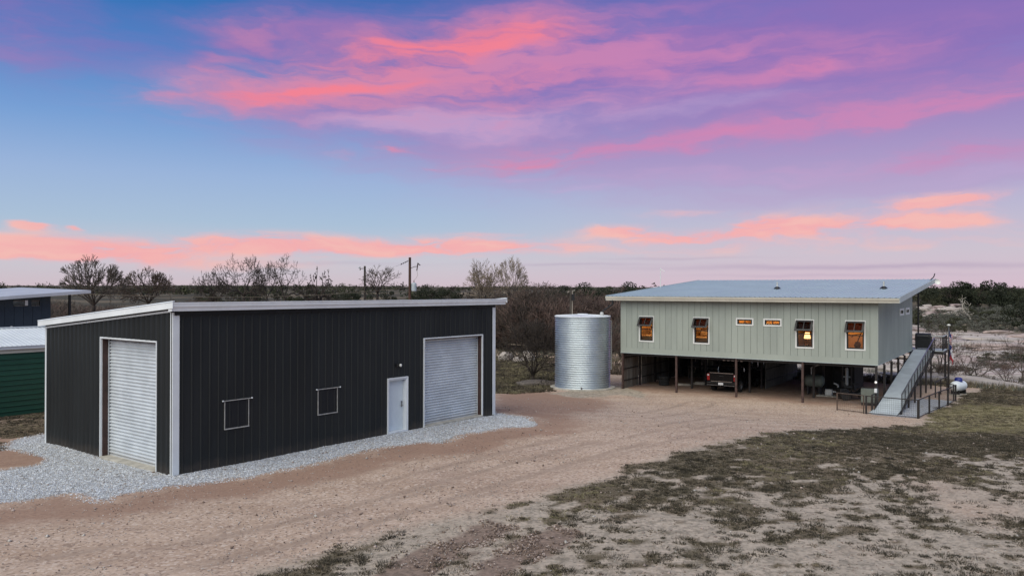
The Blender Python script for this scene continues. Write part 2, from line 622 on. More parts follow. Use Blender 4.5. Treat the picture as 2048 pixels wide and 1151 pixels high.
M_BLACK = mat('black_metal', (0.012, 0.012, 0.013), 0.45, 0, 0.2, 4)
M_STEEL = mat('dull_steel', (0.30, 0.31, 0.32), 0.35, 0.9, 0.1, 6)
M_SAGE = mat('sage_siding', (0.345, 0.378, 0.330), 0.62, 0, 0.05, 0.8, 0.10, 25, stretch=(1, 1, 0.3))
M_SAGE2 = mat('sage_siding_weathered', (0.33, 0.362, 0.318), 0.65, 0, 0.06, 0.9, 0.10, 25, stretch=(1, 1, 0.3))
M_GROOVE = mat('siding_groove', (0.16, 0.18, 0.155), 0.8, 0, 0.1, 2)
M_CREAM = mat('cream_gutter', (0.60, 0.57, 0.48), 0.45, 0, 0.05, 1.0)
M_GALV = mat('galvalume_roof', (0.46, 0.55, 0.57), 0.45, 0.2, 0.03, 0.4)
M_RAKE = mat('pale_rake_trim', (0.50, 0.57, 0.57), 0.45, 0.1, 0.05, 1.0)
M_TANK = mat('galvanized_tank', (0.62, 0.68, 0.71), 0.40, 0.85, 0.05, 0.8)
M_POST = mat('brown_steel_post', (0.075, 0.040, 0.032), 0.6, 0, 0.25, 5)
M_DKPOST = mat('dark_steel_post', (0.022, 0.016, 0.014), 0.6, 0, 0.25, 5)
M_WTRIM = mat('white_window_trim', (0.74, 0.74, 0.70), 0.5, 0, 0.04, 2)
M_WFRAME = mat('black_window_frame', (0.012, 0.011, 0.011), 0.4, 0, 0.1, 3)
M_BARN = mat('grey_barn_board', (0.20, 0.185, 0.165), 0.85, 0, 0.25, 3.0, 0.3, 20, stretch=(3, 3, 0.3))
M_BARN2 = mat('brown_barn_board', (0.15, 0.125, 0.105), 0.85, 0, 0.25, 3.0, 0.3, 20, stretch=(3, 3, 0.3))
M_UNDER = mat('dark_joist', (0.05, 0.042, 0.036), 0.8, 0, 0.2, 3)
M_DECK = mat('grey_ramp_deck', (0.54, 0.59, 0.60), 0.6, 0, 0.08, 1.2, 0.1, 20)
M_GREEN = mat('green_siding', (0.022, 0.085, 0.055), 0.5, 0, 0.10, 0.8, stretch=(0.3, 0.3, 1))
M_WROOF = mat('white_roof_metal', (0.68, 0.71, 0.71), 0.4, 0.0, 0.05, 1.0)
M_SLATE = mat('slate_blue_siding', (0.022, 0.035, 0.050), 0.6, 0, 0.08, 0.7)
M_ROOFG = mat('pale_grey_roof', (0.52, 0.52, 0.55), 0.45, 0.1, 0.06, 0.8)
M_WOOD = mat('creosoted_pole', (0.085, 0.040, 0.026), 0.85, 0, 0.35, 2.0, 0.3, 14, stretch=(5, 5, 0.4))
M_WOODG = mat('grey_pole', (0.10, 0.085, 0.07), 0.85, 0, 0.3, 2.0, 0.3, 14, stretch=(5, 5, 0.4))
M_XFMR = mat('transformer_grey', (0.45, 0.50, 0.53), 0.45, 0, 0.06, 3)
M_PROP = mat('white_enamel', (0.72, 0.76, 0.77), 0.35, 0, 0.05, 2)
M_BLUE = mat('blue_plastic', (0.02, 0.03, 0.20), 0.4, 0, 0.1, 4)
M_CARP = mat('black_truck_paint', (0.005, 0.005, 0.006), 0.22, 0, 0.05, 2, spec=0.3)
M_TYRE = mat('tyre_rubber', (0.02, 0.02, 0.02), 0.85, 0, 0.2, 8)
M_RIM = mat('alloy_rim', (0.35, 0.35, 0.36), 0.3, 0.8, 0.1, 8)
M_RED = mat('red_lens', (0.35, 0.012, 0.015), 0.15, 0, 0.1, 6)
M_CHROME = mat('chrome', (0.6, 0.6, 0.6), 0.15, 1.0, 0.05, 6)
M_DKGLASS = mat('dark_glass', (0.01, 0.011, 0.012), 0.05, 0, 0.02, 3, spec=0.8)
M_PLATE = mat('white_plate', (0.75, 0.75, 0.75), 0.5, 0, 0.05, 20)
M_BARK = mat('dark_bark', (0.050, 0.038, 0.030), 0.9, 0, 0.3, 3, 0.3, 18)
M_BARKG = mat('grey_bark', (0.11, 0.092, 0.075), 0.9, 0, 0.3, 3, 0.3, 18)
M_TWIG = mat('brown_twigs', (0.105, 0.078, 0.060), 0.9, 0, 0.3, 0.8)
M_TWIG2 = mat('reddish_twigs', (0.125, 0.082, 0.066), 0.9, 0, 0.3, 0.8)
M_TWIG3 = mat('pale_twigs', (0.30, 0.235, 0.17), 0.9, 0, 0.3, 0.8)
M_BLEACH = mat('bleached_wood', (0.48, 0.43, 0.36), 0.85, 0, 0.2, 3)
M_LEAF = mat('evergreen_leaf', (0.022, 0.026, 0.016), 0.8, 0, 0.4, 0.7, col2=(0.036, 0.040, 0.024), spec=0.15)
M_LEAF2 = mat('olive_leaf', (0.042, 0.045, 0.024), 0.8, 0, 0.4, 0.7, col2=(0.060, 0.060, 0.034), spec=0.15)
M_SAGEB = mat('sagebrush_leaf', (0.10, 0.105, 0.085), 0.85, 0, 0.4, 0.7, col2=(0.13, 0.122, 0.10), spec=0.1)
M_STRAW = mat('dry_grass_stem', (0.20, 0.165, 0.10), 0.9, 0, 0.4, 0.7)
M_ROCK = mat('pale_granite', (0.46, 0.40, 0.35), 0.9, 0, 0.25, 0.6, 0.5, 3.0)
M_ROCK2 = mat('pink_granite', (0.44, 0.345, 0.31), 0.9, 0, 0.3, 0.5, 0.5, 3.0)
M_STONE = mat('white_gravel_stone', (0.78, 0.81, 0.84), 0.85, 0, 0.28, 9)
M_PEB = mat('tan_pebble', (0.44, 0.35, 0.30), 0.9, 0, 0.3, 6)
M_FRED = mat('flag_red', (0.36, 0.03, 0.04), 0.8, 0, 0.1, 5)
M_FWHITE = mat('flag_white', (0.62, 0.60, 0.62), 0.8, 0, 0.06, 5)
M_FBLUE = mat('flag_blue', (0.015, 0.022, 0.11), 0.8, 0, 0.1, 5)
M_PANE = glass('window_glass', (0.9, 0.88, 0.85), 0.05)
M_SCREEN = glass('tinted_sash_glass', (0.26, 0.17, 0.13), 0.0)
M_WALLW = mat('warm_plaster', (0.55, 0.34, 0.15), 0.8, 0, 0.06, 1.5)
M_BED = mat('bed_linen', (0.55, 0.42, 0.30), 0.9, 0, 0.1, 3)
M_BROWN = mat('brown_headboard', (0.10, 0.045, 0.02), 0.6, 0, 0.2, 3)
M_LAMP = emit('lit_lamp_shade', (1.0, 0.58, 0.22), 2.6)
M_BULB = emit('lit_bulb', (0.9, 0.85, 0.8), 0.35)
M_GLAZE = mat('insulator_glaze', (0.055, 0.03, 0.025), 0.3, 0, 0.2, 5)
M_GREYBOX = mat('grey_green_cabinet', (0.17, 0.19, 0.16), 0.6, 0, 0.1, 3)
M_WIRE = mat('tan_cable', (0.22, 0.18, 0.12), 0.7, 0, 0.1, 3)
M_PVC = mat('white_pipe', (0.55, 0.55, 0.53), 0.5, 0, 0.1, 5)
M_DIRT = mat('bare_mound_soil', (0.36, 0.28, 0.24), 0.95, 0, 0.2, 2, 0.4, 12)

# ------------------------------------------------------------------ ground
def outline(pts):
    return [on_ground(u, v) for u, v in pts]


GRAVEL = outline([(-160, 1040), (-60, 1020), (0, 1006), (60, 1000), (130, 986), (210, 1000), (262, 986), (350, 970), (500, 950), (620, 926),
                  (700, 907), (800, 888), (850, 882), (880, 886), (905, 878), (915, 868), (965, 862), (1010, 852), (1060, 850), (1070, 842), (1045, 832)]) + [
    shed_xy(SHED_L + 0.6, 0.2), shed_xy(SHED_L - 0.5, 1.0), shed_xy(1, 1), shed_xy(1, SHED_W + 0.2)] + outline(
    [(80, 870), (40, 876), (16, 890), (50, 903), (100, 914), (70, 932), (0, 940), (-160, 965)])
BITE = outline([(-160, 905), (0, 902), (30, 903), (75, 912), (98, 918), (75, 930), (10, 938), (-160, 950)])
FIELD = outline([(500, 1200), (520, 1143), (600, 1128), (650, 1112), (700, 1090), (770, 1062), (860, 1045), (940, 1030), (1030, 1003),
                 (1100, 985), (1190, 962), (1290, 930), (1380, 902), (1460, 882), (1540, 866), (1650, 858), (1780, 853), (1850, 848),
                 (1870, 815), (1915, 802), (1935, 785), (1990, 772), (2100, 768), (2500, 780), (3200, 1000), (3000, 1500), (500, 1500)])
YELLOW = outline([(1850, 845), (1880, 822), (1960, 812), (2060, 815), (2080, 850), (1980, 862), (1880, 860)])
LEFTLAWN = outline([(-300, 830), (0, 820), (100, 810), (140, 840), (96, 872), (30, 880), (0, 898), (-300, 900)])
BACKLAWN = outline([(985, 716), (1080, 716), (1110, 735), (1105, 772), (1060, 783), (990, 786), (960, 760)])
CORNERTURF = outline([(505, 1230), (520, 1150), (545, 1136), (620, 1118), (690, 1106), (770, 1100), (770, 1120), (700, 1150), (690, 1230)])
HOUSELAWN = [house_xy(-11, 15), house_xy(2, 16), house_xy(6, 24), house_xy(-8, 26), house_xy(-18, 20)]
TRACKS = [outline([(900, 1060), (985, 1040), (1040, 1050), (1000, 1075), (900, 1120), (840, 1160), (700, 1170), (800, 1110)]),
          outline([(1080, 1062), (1130, 1048), (1190, 1065), (1130, 1092), (1060, 1125), (990, 1160), (900, 1165), (985, 1105)])]
REDS = outline([(992, 785), (1060, 775), (1140, 790), (1215, 800), (1225, 815), (1130, 830), (1060, 826), (992, 815)])
SCREE = outline([(1095, 786), (1160, 796), (1240, 790), (1300, 800), (1290, 785), (1240, 772), (1225, 770)])
YARDGRAVEL = [house_xy(*p) for p in [(0.1, -2.4), (2.3, -2.5), (2.6, 0), (3.2, 4), (3.2, 6.4), (1.2, 6.4), (0.6, 2), (0.2, 0)]]
PADSAND = [house_xy(*p) for p in [(3.4, 8.0), (5.0, 9.2), (4.6, 11.5), (3.2, 11.6), (2.6, 9.5)]]


def grass_cover(x, y):
    """grass density 0..1 at ground points (patchy turf, thin on the sand)"""
    sd = poly_sd(x, y, FIELD)
    big = fbm(x / 3.2, y / 3.2, 11, 3)
    mid = fbm(x / 0.95, y / 0.95, 13, 3)
    fine = fbm(x / 0.33, y / 0.33, 15, 2)
    band = np.exp(-((sd - 2.2) / 3.0) ** 2) * sstep(y, 17, 25)
    dens = 0.29 + 0.17 * sstep(y, 18, 25) + 0.34 * band + 0.42 * sstep(y, 27, 35) + 0.08 * sstep(x, 6, 12)
    far = sstep(y, 18, 28)
    n = (0.16 + 0.22 * far) * big + (0.30 - 0.04 * far) * mid + (0.54 - 0.18 * far) * fine
    n = 0.5 + (n - 0.5) * 2.3
    f = sstep(n, 0.88 - dens, 1.12 - dens) * sstep(sd + (mid - 0.5) * 1.6, -0.25, 0.35)
    # stray turf beyond the edge
    stray = sstep(mid * 0.6 + fine * 0.4, 0.66, 0.74) * sstep(sd, -1.8, 0.2)
    f = np.maximum(f, stray * 0.8)
    for poly, d0 in ((LEFTLAWN, 0.80), (BACKLAWN, 0.95), (HOUSELAWN, 0.95), (CORNERTURF, 0.78)):
        s2 = poly_sd(x, y, poly)
        f = np.maximum(f, sstep(s2 + (mid - 0.5) * 2, -0.4, 0.6) * sstep(n, 0.9 - d0, 1.1 - d0))
    for t in TRACKS:
        f = f * (1 - 0.95 * sstep(poly_sd(x, y, t) + (fine - 0.5) * 0.8, -0.15, 0.25))
    return f


def polyline_dist(x, y, pts):
    P = np.array(pts)
    dm = np.full(np.shape(x), 1e9)
    sg = np.zeros(np.shape(x))
    for (x0, y0), (x1, y1) in zip(P[:-1], P[1:]):
        ex, ey = x1 - x0, y1 - y0
        t = np.clip(((x - x0) * ex + (y - y0) * ey) / (ex * ex + ey * ey), 0, 1)
        dd = np.hypot(x - x0 - t * ex, y - y0 - t * ey)
        side = np.sign(ex * (y - y0) - ey * (x - x0))
        sg = np.where(dd < dm, side, sg)
        dm = np.minimum(dm, dd)
    return dm * sg


def smooth_path(pts):
    P = np.array(pts, float)
    for _ in range(3):
        Q = [P[0]]
        for a, b in zip(P[:-1], P[1:]):
            Q += [a * 0.75 + b * 0.25, a * 0.25 + b * 0.75]
        Q.append(P[-1])
        P = np.array(Q)
    return P


WAYS = [smooth_path(outline(p)) for p in (
    [(-200, 1130), (150, 1090), (600, 985), (900, 912), (1180, 850), (1400, 805)],
    [(-200, 1250), (300, 1130), (750, 1020), (1050, 930), (1300, 868), (1500, 830)],
    [(100, 1180), (600, 1040), (820, 960), (930, 900), (930, 850)],
    [(500, 1120), (900, 985), (1200, 900), (1450, 850), (1620, 830)])]


def rut_mask(x, y):
    m = np.zeros(np.shape(x))
    for k, w in enumerate(WAYS):
        d = polyline_dist(x, y, w)
        brk = sstep(fbm(x / 4 + 9 * k, y / 4, 33 + k, 3), 0.30, 0.55)
        for off in (-0.78, 0.78):
            m = np.maximum(m, np.exp(-((d - off) / 0.22) ** 2) * brk * (1.0 if k < 2 else 0.7))
    return m


def axis_lines(lo, hi, step, far_lo, far_hi):
    a = list(np.arange(lo, hi + 1e-6, step))
    s, x, left = step, lo, []
    while x > far_lo:
        s *= 1.17
        x -= s
        left.append(x)
    s, x, right = step, hi, []
    while x < far_hi:
        s *= 1.12 if x < 260 else 1.17
        x += s
        right.append(x)
    return np.array(left[::-1] + a + right)


def build_ground():
    xs = axis_lines(-34, 42, 0.27, -3500, 3500)
    ys = axis_lines(7, 66, 0.27, -400, 4200)
    X, Y = np.meshgrid(xs, ys)
    x, y = X.ravel(), Y.ravel()
    z = ground_z(x, y)
    d = np.hypot(x, y)
    near = d < 140
    n = len(x)
    at = {k: np.zeros(n) for k in ('gravel', 'grass', 'red', 'pale', 'rock', 'track', 'field', 'yellow', 'rut')}
    at['gravel'][:] = -3
    xn, yn = x[near], y[near]
    wob = (fbm(xn / 0.8, yn / 0.8, 21, 3) - 0.5) * 0.9 + (fbm(xn / 0.25, yn / 0.25, 22, 2) - 0.5) * 0.3
    gv = poly_sd(xn, yn, GRAVEL)
    gv = np.minimum(gv, -poly_sd(xn, yn, BITE))
    gvw = gv + wob * 0.8
    for p in (YARDGRAVEL,):
        gvw = np.maximum(gvw, poly_sd(xn, yn, p) + wob * 0.5)
    at['gravel'][near] = np.clip(gvw, -3, 3)
    at['grass'][near] = grass_cover(xn, yn)
    edge = np.exp(-((gv + 1.2) / 1.25) ** 2) * (0.45 + 1.0 * fbm(xn / 2.6, yn / 1.3, 23, 3))
    red = np.maximum(edge, sstep(poly_sd(xn, yn, REDS) + wob, -1.6, 1.8))
    red = np.maximum(red, sstep(poly_sd(xn, yn, BITE) + wob, -0.3, 0.3))
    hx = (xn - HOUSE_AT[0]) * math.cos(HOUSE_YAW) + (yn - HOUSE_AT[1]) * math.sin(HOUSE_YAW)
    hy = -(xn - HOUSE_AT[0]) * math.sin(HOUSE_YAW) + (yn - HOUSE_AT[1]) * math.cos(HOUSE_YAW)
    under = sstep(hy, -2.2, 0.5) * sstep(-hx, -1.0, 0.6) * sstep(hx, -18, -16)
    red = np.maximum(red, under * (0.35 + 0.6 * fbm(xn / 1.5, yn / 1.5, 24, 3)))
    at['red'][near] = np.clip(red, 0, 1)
    sdF = poly_sd(xn, yn, FIELD)
    pale = sstep(sdF, -1.5, 1.0) * (0.45 + 0.9 * (fbm(xn / 2.4, yn / 2.4, 25, 3) - 0.2))
    pale = np.maximum(pale, sstep(poly_sd(xn, yn, SCREE) + wob, -0.3, 0.5))
    pale = np.maximum(pale, sstep(poly_sd(xn, yn, PADSAND) + wob * 0.5, -0.2, 0.3))
    at['pale'][near] = np.clip(pale, 0, 1)
    tr = np.zeros(len(xn))
    for t in TRACKS:
        tr = np.maximum(tr, sstep(poly_sd(xn, yn, t) + wob * 0.9, -0.25, 0.35))
    at['track'][near] = tr
    rut = rut_mask(xn, yn) * (1 - sstep(sdF, -0.5, 1.0))
    at['rut'][near] = rut
    z[near] -= rut * 0.045
    z[near] -= tr * 0.05 * fbm(xn / 0.5, yn / 0.5, 27, 2)
    at['yellow'][near] = sstep(poly_sd(xn, yn, YELLOW) + wob * 1.5, -0.8, 0.8)
    at['yellow'][near] = np.maximum(at['yellow'][near], 0.4 * sstep(poly_sd(xn, yn, BACKLAWN), -1, 1))
    q = 0.8 * x + 0.6 * y
    at['rock'] = sstep(q + (fbm(x / 3, y / 3, 28, 3) - 0.5) * 5, 60, 63) * (1 - sstep(q, 150, 185)) * sstep(y, 46, 56) * sstep(x - 0.14 * y, 3, 10)
    yard = sstep(poly_sd(xn, yn, outline([(900, 780), (1240, 770), (1240, 715), (900, 700)])), -2, 0)
    fld = sstep(d + (fbm(x / 6, y / 6, 29, 3) - 0.5) * 12, 86, 100)
    at['field'] = fld * (1 - at['rock'])
    nx, ny = len(xs), len(ys)
    idx = np.arange(n).reshape(ny, nx)
    faces = np.stack([idx[:-1, :-1], idx[:-1, 1:], idx[1:, 1:], idx[1:, :-1]], -1).reshape(-1, 4)
    me = bpy.data.meshes.new('ground')
    me.vertices.add(n)
    me.vertices.foreach_set('co', np.stack([x, y, z], -1).ravel())
    me.loops.add(faces.size)
    me.loops.foreach_set('vertex_index', faces.ravel())
    me.polygons.add(len(faces))
    me.polygons.foreach_set('loop_start', np.arange(0, faces.size, 4))
    me.polygons.foreach_set('loop_total', np.full(len(faces), 4))
    me.polygons.foreach_set('use_smooth', np.ones(len(faces), bool))
    me.update(calc_edges=True)
    for k, v in at.items():
        a = me.attributes.new(k, 'FLOAT', 'POINT')
        a.data.foreach_set('value', v.astype(np.float32))
    me.materials.append(ground_material())
    o = link('ground', me)
    o['kind'] = 'structure'
    o['label'] = 'pinkish dirt yard with patchy turf, gravel apron and stony river bed'
    return o


def ground_material():
    m = bpy.data.materials.new('ground_soil')
    m.use_nodes = True
    g = NG(m.node_tree)
    bs = g.n['Principled BSDF']
    pos = g.node('ShaderNodeNewGeometry').outputs['Position']
    A = {k: g.node('ShaderNodeAttribute', attribute_name=k).outputs['Fac'] for k in
         ('gravel', 'grass', 'red', 'pale', 'rock', 'track', 'field', 'yellow', 'rut')}
    n_big = g.noise(pos, 0.28, 4, 0.55)
    n_mid = g.noise(pos, 1.6, 5, 0.6)
    n_fine = g.noise(pos, 9.0, 5, 0.65)
    n_grit = g.noise(pos, 34.0, 3, 0.7)
    vor = g.node('ShaderNodeTexVoronoi')
    vor.inputs['Scale'].default_value = 17.0
    g.l.new(pos, vor.inputs['Vector'])
    cell = vor.outputs['Color']
    cellv = g.math('MULTIPLY', g.vmath('DOT_PRODUCT', cell, (0.33, 0.33, 0.34), out=1), 1.0)
    # drive: decomposed granite, with swept bands along the way the cars go
    along = g.node('ShaderNodeMapping')
    along.inputs['Rotation'].default_value = (0, 0, R(-38))
    along.inputs['Scale'].default_value = (0.11, 0.75, 1)
    g.l.new(pos, along.inputs[0])
    band = g.noise(along.outputs[0], 1.0, 4, 0.6)
    dirt = g.mix(g.smooth(band, 0.32, 0.68), (0.432, 0.308, 0.224), (0.552, 0.415, 0.316))
    dirt = g.mix(g.math('MULTIPLY', g.smooth(n_big, 0.45, 0.7), 0.5), dirt, (0.40, 0.285, 0.222))
    dirt = g.mix(g.smooth(n_fine, 0.35, 0.75, 0, 0.35), dirt, (0.30, 0.215, 0.172))
    dirt = g.mix(g.smooth(cellv, 0.55, 0.85, 0, 0.75), dirt, (0.63, 0.52, 0.43))
    dirt = g.mix(g.smooth(cellv, 0.42, 0.18, 0, 0.7), dirt, (0.20, 0.14, 0.11))
    vor2 = g.node('ShaderNodeTexVoronoi')
    vor2.inputs['Scale'].default_value = 7.5
    g.l.new(pos, vor2.inputs['Vector'])
    cv2 = g.vmath('DOT_PRODUCT', vor2.outputs['Color'], (0.33, 0.33, 0.34), out=1)
    dirt = g.mix(g.math('MULTIPLY', g.smooth(cv2, 0.34, 0.16), g.smooth(n_mid, 0.42, 0.62, 0, 0.6)), dirt, (0.22, 0.155, 0.12))
    packed = g.mix(g.smooth(n_mid, 0.3, 0.7), (0.30, 0.218, 0.165), (0.38, 0.285, 0.222))
    dirt = g.mix(g.smooth(g.math('ADD', A['rut'], g.math('MULTIPLY', g.math('SUBTRACT', n_fine, 0.5), 0.5)), 0.2, 0.9, 0, 0.7), dirt, packed)
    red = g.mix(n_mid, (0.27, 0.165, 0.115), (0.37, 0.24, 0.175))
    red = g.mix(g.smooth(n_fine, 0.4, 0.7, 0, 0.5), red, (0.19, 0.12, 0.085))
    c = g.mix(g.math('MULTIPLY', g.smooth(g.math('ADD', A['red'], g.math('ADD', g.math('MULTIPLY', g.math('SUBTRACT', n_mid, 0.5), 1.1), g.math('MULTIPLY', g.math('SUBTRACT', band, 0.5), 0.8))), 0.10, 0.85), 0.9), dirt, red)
    sand = g.mix(g.smooth(n_mid, 0.3, 0.7), (0.51, 0.420, 0.330), (0.39, 0.324, 0.252))
    sand = g.mix(g.smooth(n_fine, 0.42, 0.68, 0, 0.7), sand, (0.27, 0.235, 0.19))
    sand = g.mix(g.smooth(g.noise(pos, 3.4, 6, 0.72), 0.47, 0.63, 0, 0.7), sand, (0.155, 0.135, 0.10))
    sand = g.mix(g.smooth(cellv, 0.36, 0.16, 0, 0.7), sand, (0.15, 0.13, 0.105))
    sand = g.mix(g.smooth(n_grit, 0.5, 0.75, 0, 0.5), sand, (0.55, 0.49, 0.43))
    c = g.mix(g.smooth(g.math('ADD', A['pale'], g.math('MULTIPLY', g.math('SUBTRACT', n_fine, 0.5), 0.4)), 0.2, 0.75), c, sand)
    track = g.mix(g.smooth(n_fine, 0.3, 0.7), (0.12, 0.085, 0.065), (0.29, 0.205, 0.16))
    c = g.mix(g.smooth(g.math('ADD', A['track'], g.math('MULTIPLY', g.math('SUBTRACT', n_mid, 0.5), 0.9)), 0.25, 0.8, 0, 0.85), c, track)
    turf = g.mix(g.smooth(n_mid, 0.3, 0.7), (0.130, 0.102, 0.062), (0.088, 0.072, 0.043))
    turf = g.mix(g.smooth(n_fine, 0.5, 0.75, 0, 0.6), turf, (0.19, 0.165, 0.115))
    turf = g.mix(g.smooth(n_big, 0.46, 0.62, 0, 0.5), turf, (0.165, 0.122, 0.082))
    turf = g.mix(g.math('MULTIPLY', A['yellow'], 0.7), turf, (0.26, 0.225, 0.115))
    c = g.mix(g.smooth(g.math('ADD', A['grass'], g.math('MULTIPLY', g.math('SUBTRACT', n_fine, 0.5), 0.9)), 0.15, 0.9, 0, 0.88), c, turf)
    fcol = g.mix(g.smooth(n_big, 0.3, 0.7), (0.145, 0.115, 0.080), (0.205, 0.165, 0.11))
    fcol = g.mix(g.smooth(g.noise(pos, 0.02, 6, 0.6), 0.38, 0.56), fcol, (0.062, 0.056, 0.040))
    c = g.mix(A['field'], c, fcol)
    # bedded granite of the river bed
    stv = g.node('ShaderNodeMapping')
    stv.inputs['Scale'].default_value = (0.12, 0.42, 1.2)
    stv.inputs['Rotation'].default_value = (0, 0, R(8))
    g.l.new(pos, stv.inputs[0])
    st = g.noise(stv.outputs[0], 1.0, 7, 0.68, 0.3)
    rock = g.ramp(st, [(0.0, (0.20, 0.15, 0.13)), (0.40, (0.33, 0.265, 0.23)), (0.47, (0.50, 0.43, 0.385)), (0.58, (0.57, 0.505, 0.465)), (0.72, (0.44, 0.365, 0.335)), (1.0, (0.55, 0.49, 0.45))])
    rock = g.mix(g.smooth(g.noise(pos, 0.10, 5, 0.6), 0.52, 0.62, 0, 0.85), rock, (0.165, 0.135, 0.095))
    c = g.mix(A['rock'], c, rock)
    # crushed white stone
    gvor = g.node('ShaderNodeTexVoronoi')
    gvor.inputs['Scale'].default_value = 30.0
    g.l.new(pos, gvor.inputs['Vector'])
    gb = g.vmath('DOT_PRODUCT', gvor.outputs['Color'], (0.33, 0.33, 0.34), out=1)
    stone = g.ramp(gb, [(0.0, (0.34, 0.34, 0.355)), (0.30, (0.50, 0.51, 0.535)), (0.5, (0.66, 0.68, 0.71)), (1.0, (0.80, 0.82, 0.85))])
    stone = g.mix(g.smooth(n_mid, 0.55, 0.72, 0, 0.45), stone, (0.36, 0.315, 0.265))
    gmask = g.smooth(g.math('ADD', A['gravel'], g.math('MULTIPLY', g.math('SUBTRACT', n_fine, 0.5), 0.5)), -0.05, 0.10)
    c = g.mix(gmask, c, stone)
    g.l.new(c, bs.inputs['Base Color'])
    bs.inputs['Roughness'].default_value = 0.95
    bs.inputs['Specular IOR Level'].default_value = 0.15
    b = g.node('ShaderNodeBump')
    b.inputs['Strength'].default_value = 0.7
    b.inputs['Distance'].default_value = 0.03
    h = g.math('ADD', g.math('MULTIPLY', n_fine, 0.7), g.math('MULTIPLY', n_grit, 0.5))
    h = g.math('ADD', h, g.math('MULTIPLY', g.math('MULTIPLY', gvor.outputs['Distance'], -6.0), gmask))
    g.l.new(h, b.inputs['Height'])
    g.l.new(b.outputs[0], bs.inputs['Normal'])
    return m


build_ground()


def np_mesh(name, verts, faces, mat_, matidx=None, mats=None):
    me = bpy.data.meshes.new(name)
    k = faces.shape[1]
    me.vertices.add(len(verts))
    me.vertices.foreach_set('co', verts.ravel())
    me.loops.add(faces.size)
    me.loops.foreach_set('vertex_index', faces.ravel())
    me.polygons.add(len(faces))
    me.polygons.foreach_set('loop_start', np.arange(0, faces.size, k))
    me.polygons.foreach_set('loop_total', np.full(len(faces), k))
    for mm in (mats or [mat_]):
        me.materials.append(mm)
    if matidx is not None:
        me.polygons.foreach_set('material_index', matidx.astype(np.int32))
    me.update(calc_edges=True)
    me.validate()
    return me


OCTA_V = np.array([(1, 0, 0), (0, 1, 0), (-1, 0, 0), (0, -1, 0), (0, 0, 1), (0, 0, -1)], float)
OCTA_F = np.array([(0, 1, 4), (1, 2, 4), (2, 3, 4), (3, 0, 4), (1, 0, 5), (2, 1, 5), (3, 2, 5), (0, 3, 5)])


def stones(name, x, y, size, mats):
    n = len(x)
    z = ground_z(x, y)
    ang = nrng.uniform(0, 6.28, n)
    sc = size[:, None] * nrng.uniform(0.55, 1.25, (n, 3)) * np.array([1, 1, 0.7])
    jit = nrng.uniform(0.7, 1.25, (n, 6, 1))
    v = OCTA_V[None] * jit * sc[:, None, :]
    c, s = np.cos(ang)[:, None], np.sin(ang)[:, None]
    vx = v[..., 0] * c - v[..., 1] * s + x[:, None]
    vy = v[..., 0] * s + v[..., 1] * c + y[:, None]
    vz = v[..., 2] + (z + size * 0.22)[:, None]
    V = np.stack([vx, vy, vz], -1).reshape(-1, 3)
    Fc = (OCTA_F[None] + (np.arange(n) * 6)[:, None, None]).reshape(-1, 3)
    mi = np.repeat(nrng.integers(0, len(mats), n), 8)
    return link(name, np_mesh(name, V, Fc, None, mi, mats))


def scatter_in(poly, n, margin=0.0, extra=None):
    P = np.array(poly)
    lo, hi = P.min(0), P.max(0)
    lo = np.maximum(lo, (-26, 12))
    hi = np.minimum(hi, (40, 66))
    x = nrng.uniform(lo[0], hi[0], n)
    y = nrng.uniform(lo[1], hi[1], n)
    ok = poly_sd(x, y, poly) > margin
    return x[ok], y[ok]


def outside_shed(x, y):
    c, s = math.cos(SHED_YAW), math.sin(SHED_YAW)
    lx = (x - SHED_AT[0]) * c + (y - SHED_AT[1]) * s
    ly = -(x - SHED_AT[0]) * s + (y - SHED_AT[1]) * c
    return (lx < -0.02) | (lx > SHED_L + 0.02) | (ly < -0.03) | (ly > SHED_W + 0.03)


gx, gy = scatter_in(GRAVEL, 230000, -0.45)
ok = outside_shed(gx, gy) & (poly_sd(gx, gy, BITE) < 0.1)
edge_keep = poly_sd(gx, gy, GRAVEL) + (fbm(gx / 0.8, gy / 0.8, 21, 3) - 0.5) * 0.7 > nrng.uniform(-0.45, 0.2, len(gx))
ok &= edge_keep
gx, gy = gx[ok][:60000], gy[ok][:60000]
M_STONE2 = mat('grey_gravel_stone', (0.52, 0.53, 0.56), 0.85, 0, 0.3, 9)
M_STONE3 = mat('buff_gravel_stone', (0.52, 0.48, 0.43), 0.85, 0, 0.3, 9)
o = stones('gravel_stones', gx, gy, nrng.uniform(0.010, 0.027, len(gx)), [M_STONE, M_STONE, M_STONE2, M_STONE3])
tag(o, 'loose crushed white stone banked around the foot of the black shed', 'gravel', kind='stuff')

# pebbles and clods strewn over the drive
px_ = nrng.uniform(-14, 22, 60000)
py_ = 14 + 34 * nrng.uniform(0, 1, 60000) ** 1.4
keep = outside_shed(px_, py_) & (np.abs(px_) < 0.72 * py_)
px_, py_ = px_[keep], py_[keep]
cl = fbm(px_ / 1.4, py_ / 1.4, 51, 3)
keep = cl > nrng.uniform(0.3, 0.75, len(cl))
px_, py_ = px_[keep], py_[keep]
M_CLOD = mat('dark_clod', (0.20, 0.14, 0.105), 0.95, 0, 0.3, 6)
o = stones('drive_pebbles', px_, py_, nrng.uniform(0.008, 0.026, len(px_)) * (1 + 1.4 * (nrng.uniform(0, 1, len(px_)) > 0.97)), [M_PEB, M_PEB, M_CLOD, M_STONE3])
tag(o, 'small pebbles and clods strewn over the dirt drive', 'pebbles', kind='stuff')


